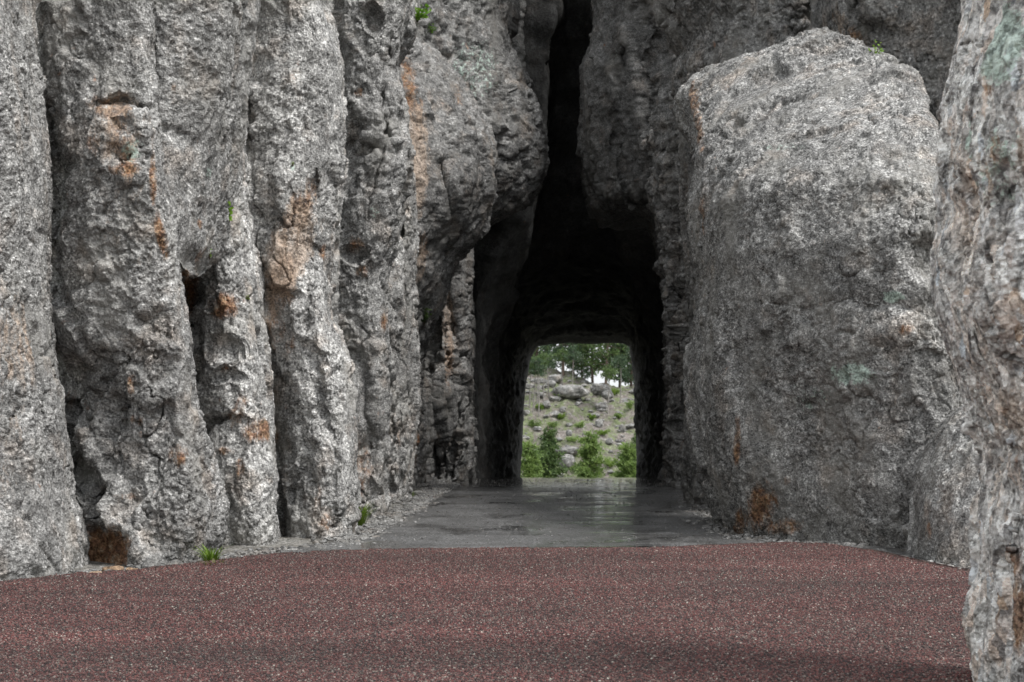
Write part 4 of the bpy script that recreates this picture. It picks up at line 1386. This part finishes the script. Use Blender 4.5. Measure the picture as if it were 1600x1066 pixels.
bl = [(874, 624, .5, .35, 'yellow green shrub below the broad ridge boulder'), (895, 692, .55, .3, 'small yellow green shrub above the capstone boulder'),
      (822, 700, .5, .4, 'light shrub at the left rim low on the slope'), (862, 668, .5, .35, 'green shrub left of centre on the slope'), (875, 655, .5, .3, 'flat green shrub in the middle of the slope'), (906, 668, .4, .35, 'round green shrub right of the slope centre'), (940, 680, .6, .3, 'wide low shrub above the right young pine'), (835, 668, .6, .5, 'tall light shrub at the left of the slope'), (960, 618, .6, .5, 'dark shrub at the foot of the ridge pines'), (985, 640, .5, .5, 'dark green shrub by the right rim under the ridge'),
      (955, 730, .6, .45, 'low shrub between the middle and right young pines'), (900, 738, .7, .4, 'low shrub in front of the grey boulder'), (925, 655, .35, .3, 'small shrub left of the bright boulder'),
      (965, 655, .4, .3, 'small shrub above the right pale boulder'), (845, 640, .4, .3, 'small shrub among the left trunks')]
for k, (px, py, s_, h_, lab) in enumerate(bl):
    x, d, z = on_hill(px, py)
    bush('shrub', lab, (x, d, z - .03), (s_, s_, h_), M['leaf'] if k % 2 == 0 else M['needle_young'], 500 + k, 420, .10, group='shrubs on the far slope')


# ---- plants on the near rocks
deps = bpy.context.evaluated_depsgraph_get()
deps.update()


def hit(px, py):
    """the rock surface under a pixel"""
    from mathutils import Vector
    o = Vector((0, 0, EYE))
    dr = Vector(P(px, py, 1.0)) - o
    dr.normalize()
    ok, loc, nor, i, ob, mt = S.ray_cast(bpy.context.evaluated_depsgraph_get(), o + dr * .5, dr)
    return loc if ok else Vector(P(px, py, 20)), nor


def grass_tuft(label, loc, h, n, spread, mat, seed, lean=(0, -.3)):
    r = np.random.RandomState(seed)
    V, F = [], []
    for k in range(n):
        a = r.uniform(0, 6.28); rr = spread * math.sqrt(r.rand())
        b0 = np.array([math.cos(a) * rr, math.sin(a) * rr, -.01])
        ln = h * r.uniform(.45, 1.1)
        dr = np.array([math.cos(a) * r.uniform(.1, .6) + lean[0], math.sin(a) * r.uniform(.1, .6) + lean[1], 1.0])
        w_ = .0045 * r.uniform(.7, 1.4) * (h / .2) ** .5
        sd_ = np.array([-math.sin(a), math.cos(a), 0]) * w_
        b1 = b0 + dr * ln * .5
        b2 = b0 + dr * ln * .85 + np.array([dr[0], dr[1], -.55]) * ln * .3
        o = len(V)
        V += [b0 - sd_, b0 + sd_, b1 - sd_ * .8, b1 + sd_ * .8, b2 - sd_ * .1, b2 + sd_ * .1]
        F += [(o, o + 1, o + 3, o + 2), (o + 2, o + 3, o + 5, o + 4)]
    ob = mesh_obj('grass_tuft', V, F, mat, smooth=False)
    ob.location = loc
    return tag(ob, label, 'grass tuft', 'grass tufts along the rock foot')


def leafy(label, px, py, wpx, hpx, mat, seed, n=70, name='leafy_plant'):
    p, nr = hit(px, py)
    d = p.y
    sx, sz = wpx / FPX * d * .5, hpx / FPX * d
    root = empty(name, (p.x, p.y - .02, p.z - sz * .4))
    tag(root, label, 'plant', 'small plants growing from the rock')
    r = np.random.RandomState(seed)
    V, F, LV, LF = [], [], [], []
    ns = 7
    for s_ in range(ns):
        tip = np.array([r.uniform(-1, 1) * sx, r.uniform(-1.2, -.1) * sx, sz * r.uniform(.35, 1.0)])
        v, f = tube([(0, 0.05, 0), tip * [.4, .6, .6], tip], [.006, .004, .002], 4)
        o = len(V); V += v; F += [tuple(i + o for i in q) for q in f]
        for j in range(n // ns):
            t = r.uniform(.3, 1)
            c = tip * t + r.normal(0, .10, 3) * sx
            dr = r.normal(0, 1, 3); dr[2] = abs(dr[2]) * .5; dr[1] -= .6
            dr /= np.linalg.norm(dr)
            sd_ = np.cross(dr, r.normal(0, 1, 3)); sd_ /= np.linalg.norm(sd_)
            l = sx * r.uniform(.35, .7)
            o2 = len(LV)
            LV += [c, c + dr * l * .5 + sd_ * l * .28 , c + dr * l + [0, 0, -.15 * l], c + dr * l * .5 - sd_ * l * .28]
            LF.append((o2, o2 + 1, o2 + 2, o2 + 3))
    mesh_obj('stem', V, F, M['bark'], root)
    mesh_obj('foliage', LV, LF, mat, root, smooth=False)
    return root


leafy('bright green leafy plant on the ledge at the top of the leaning slab', 652, 24, 34, 28, M['bright_leaf'], 1, 150)
leafy('small bright plant lower down on the same ledge as the larger one', 673, 48, 16, 14, M['bright_leaf'], 2, 60)
leafy('small green plant in the crack right of the hanging pillar tip', 358, 338, 30, 28, M['bright_leaf'], 3, 130)
leafy('yellow green sprig behind the upper right corner of the great boulder', 1367, 82, 20, 26, M['bright_leaf'], 4, 45)
leafy('mossy plant in the dark recess left of the tunnel', 663, 496, 26, 34, M['needle_mid'], 5, 130)
leafy('tiny green sprig in the crack above the orange blotch', 388, 466, 10, 10, M['leaf'], 6, 30)
leafy('yellowish sprig under the overhanging pillar tip', 327, 398, 12, 16, M['bright_leaf'], 7, 30)
leafy('tiny yellow green sprig on the face of the tall scarred pillar', 457, 257, 8, 8, M['bright_leaf'], 8, 24)


def gtuft(label, px, py, hpx, n, wpx, mat, seed):
    d = FPX * EYE / (py - HOR) if py > 700 else 20
    x = (px - 800) / FPX * d
    return grass_tuft(label, (x, d, -.04), hpx / FPX * d, n, wpx / FPX * d * .5, mat, seed)


M['grass'] = mat_leaf('grass_blades', (.10, .19, .02), (.22, .32, .05), .3)
M['dry_grass'] = mat_leaf('dry_grass_blades', (.10, .11, .03), (.24, .22, .10), .3)
gtuft('bright green grass tuft at the foot of the pitted pillar beside the road', 560, 818, 56, 170, 18, M['grass'], 1)
gtuft('green grass tuft in the crack between the broad and the split pillar', 330, 878, 50, 120, 14, M['grass'], 2)
gtuft('thin dry grass at the foot of the split pillar', 336, 884, 28, 90, 40, M['dry_grass'], 3)
gtuft('short dark grass tuft at the foot of the leaning slab', 680, 752, 16, 60, 24, M['grass'], 4)
gtuft('low green tuft under the ribbed pillar at the passage mouth', 640, 775, 18, 50, 14, M['grass'], 5)

# ---- fallen stones at the foot of the rocks
fs = [(150, 893, 24, 11, 'stone_orange', 'rusty stone left of the dark one before the orange hollow'), (178, 886, 34, 13, 'stone_orange', 'flat rusty slab fallen out of the orange hollow'), (205, 886, 24, 8, 'stone_orange', 'small tan stone at the road edge right of the orange hollow'),
      (250, 880, 22, 7, 'stone', 'flat grey stone at the road edge before the broad pillar'), (268, 882, 15, 6, 'stone_orange', 'pale tan stone at the road edge before the broad pillar'),
      (310, 868, 16, 6, 'stone', 'grey stone by the dry grass'), (690, 752, 22, 6, 'stone', 'grey stone in the verge left of the tunnel mouth'), (676, 757, 16, 5, 'stone', 'small grey stone nearest the leaning slab'),
      (660, 756, 18, 6, 'stone', 'flat stone in the verge below the leaning slab'), (652, 768, 18, 7, 'stone', 'low stone in the verge at the passage mouth'), (1170, 826, 16, 12, 'stone', 'pale stone against the orange stained foot of the boulder'),
      (1360, 858, 34, 7, 'stone', 'flat dark slab at the foot of the great boulder'), (1405, 868, 40, 9, 'stone', 'long flat slab at the right foot of the great boulder'), (1085, 800, 10, 5, 'stone', 'stone at the broken right edge of the asphalt'),
      (1092, 812, 12, 6, 'stone', 'grey stone on the right verge below the slim rib'), (590, 826, 18, 5, 'stone', 'flat stone on the left verge near the grass tuft'), (520, 850, 26, 6, 'stone', 'flat stone at the foot of the scarred pillar')]
for k, (px, py, wp, hp, mt, lab) in enumerate(fs):
    if py < 830 and px < 140:
        q, _ = hit(px, py); x, d, z = q.x, q.y, q.z
    else:
        d = FPX * EYE / (py + hp * .4 - HOR); x = (px - 800) / FPX * d; z = -.03
    sx, sz = wp / FPX * d * .5, hp / FPX * d * .6
    tag(stone('stone', (x, d, z + sz * .6), (sx, sx * .8, sz), M[mt], 60 + k, 2, rnd.uniform(-.5, .5), .3), lab, 'stone', 'fallen stones along the verge')

# ---- loose gravel along both road edges
def gravel():
    r = np.random.RandomState(9)
    v0, f0 = ICO[0]
    P0, S0 = [], []
    paths = [([(-20, 912), (120, 897), (230, 886), (330, 870), (430, 860), (520, 854), (560, 842), (600, 820), (640, 796), (680, 766), (720, 748)], 9000, 9),
             ([(1048, 744), (1078, 758), (1088, 790), (1104, 815), (1130, 836), (1200, 844), (1300, 848), (1360, 862), (1440, 880), (1530, 897)], 6500, 6)]
    for path, n, wpx in paths:
        pw = np.array([G2(*q) for q in path])
        s = np.concatenate([[0], np.cumsum(np.hypot(*np.diff(pw, axis=0).T))])
        q = r.uniform(0, s[-1], n)
        x = np.interp(q, s, pw[:, 0]); y = np.interp(q, s, pw[:, 1])
        x += r.normal(0, .14, n) ; y += r.normal(0, .16, n)
        P0.append(np.stack([x, y], 1)); S0.append(.006 + .034 * r.rand(n) ** 5)
    # sparse grit on the asphalt
    n = 7000
    y = r.uniform(16.3, 35, n); x = r.uniform(-1.3, 2.6, n) + (y - 16) * .03
    P0.append(np.stack([x, y], 1)); S0.append(.0025 + .008 * r.rand(n) ** 4)
    n2 = len(P0[-1])
    P_ = np.vstack(P0); Sz = np.concatenate(S0)
    n = len(P_)
    z = np.full(n, -.028); z[-n2:] = .003
    sc = Sz[:, None] * np.stack([r.uniform(.8, 1.6, n), r.uniform(.8, 1.4, n), r.uniform(.5, .9, n)], 1)
    jit = r.uniform(.75, 1.25, (n, len(v0), 1))
    V = v0[None] * jit * sc[:, None, :]
    a = r.uniform(0, 6.28, n)
    c, s_ = np.cos(a)[:, None], np.sin(a)[:, None]
    X = V[..., 0] * c - V[..., 1] * s_; Y = V[..., 0] * s_ + V[..., 1] * c
    V = np.stack([X + P_[:, :1], Y + P_[:, 1:], V[..., 2] + (z + Sz * .5)[:, None]], -1)
    F = f0[None] + (np.arange(n) * len(v0))[:, None, None]
    V = V.reshape(-1, 3)
    return tag(mesh_obj('gravel', V, F.reshape(-1, 3), M['stone'], smooth=False, stain=np.tile([0, 0, 0, 1], (len(V), 1))), 'loose grey gravel strewn along the road edges', 'gravel', kind='stuff')


gravel()
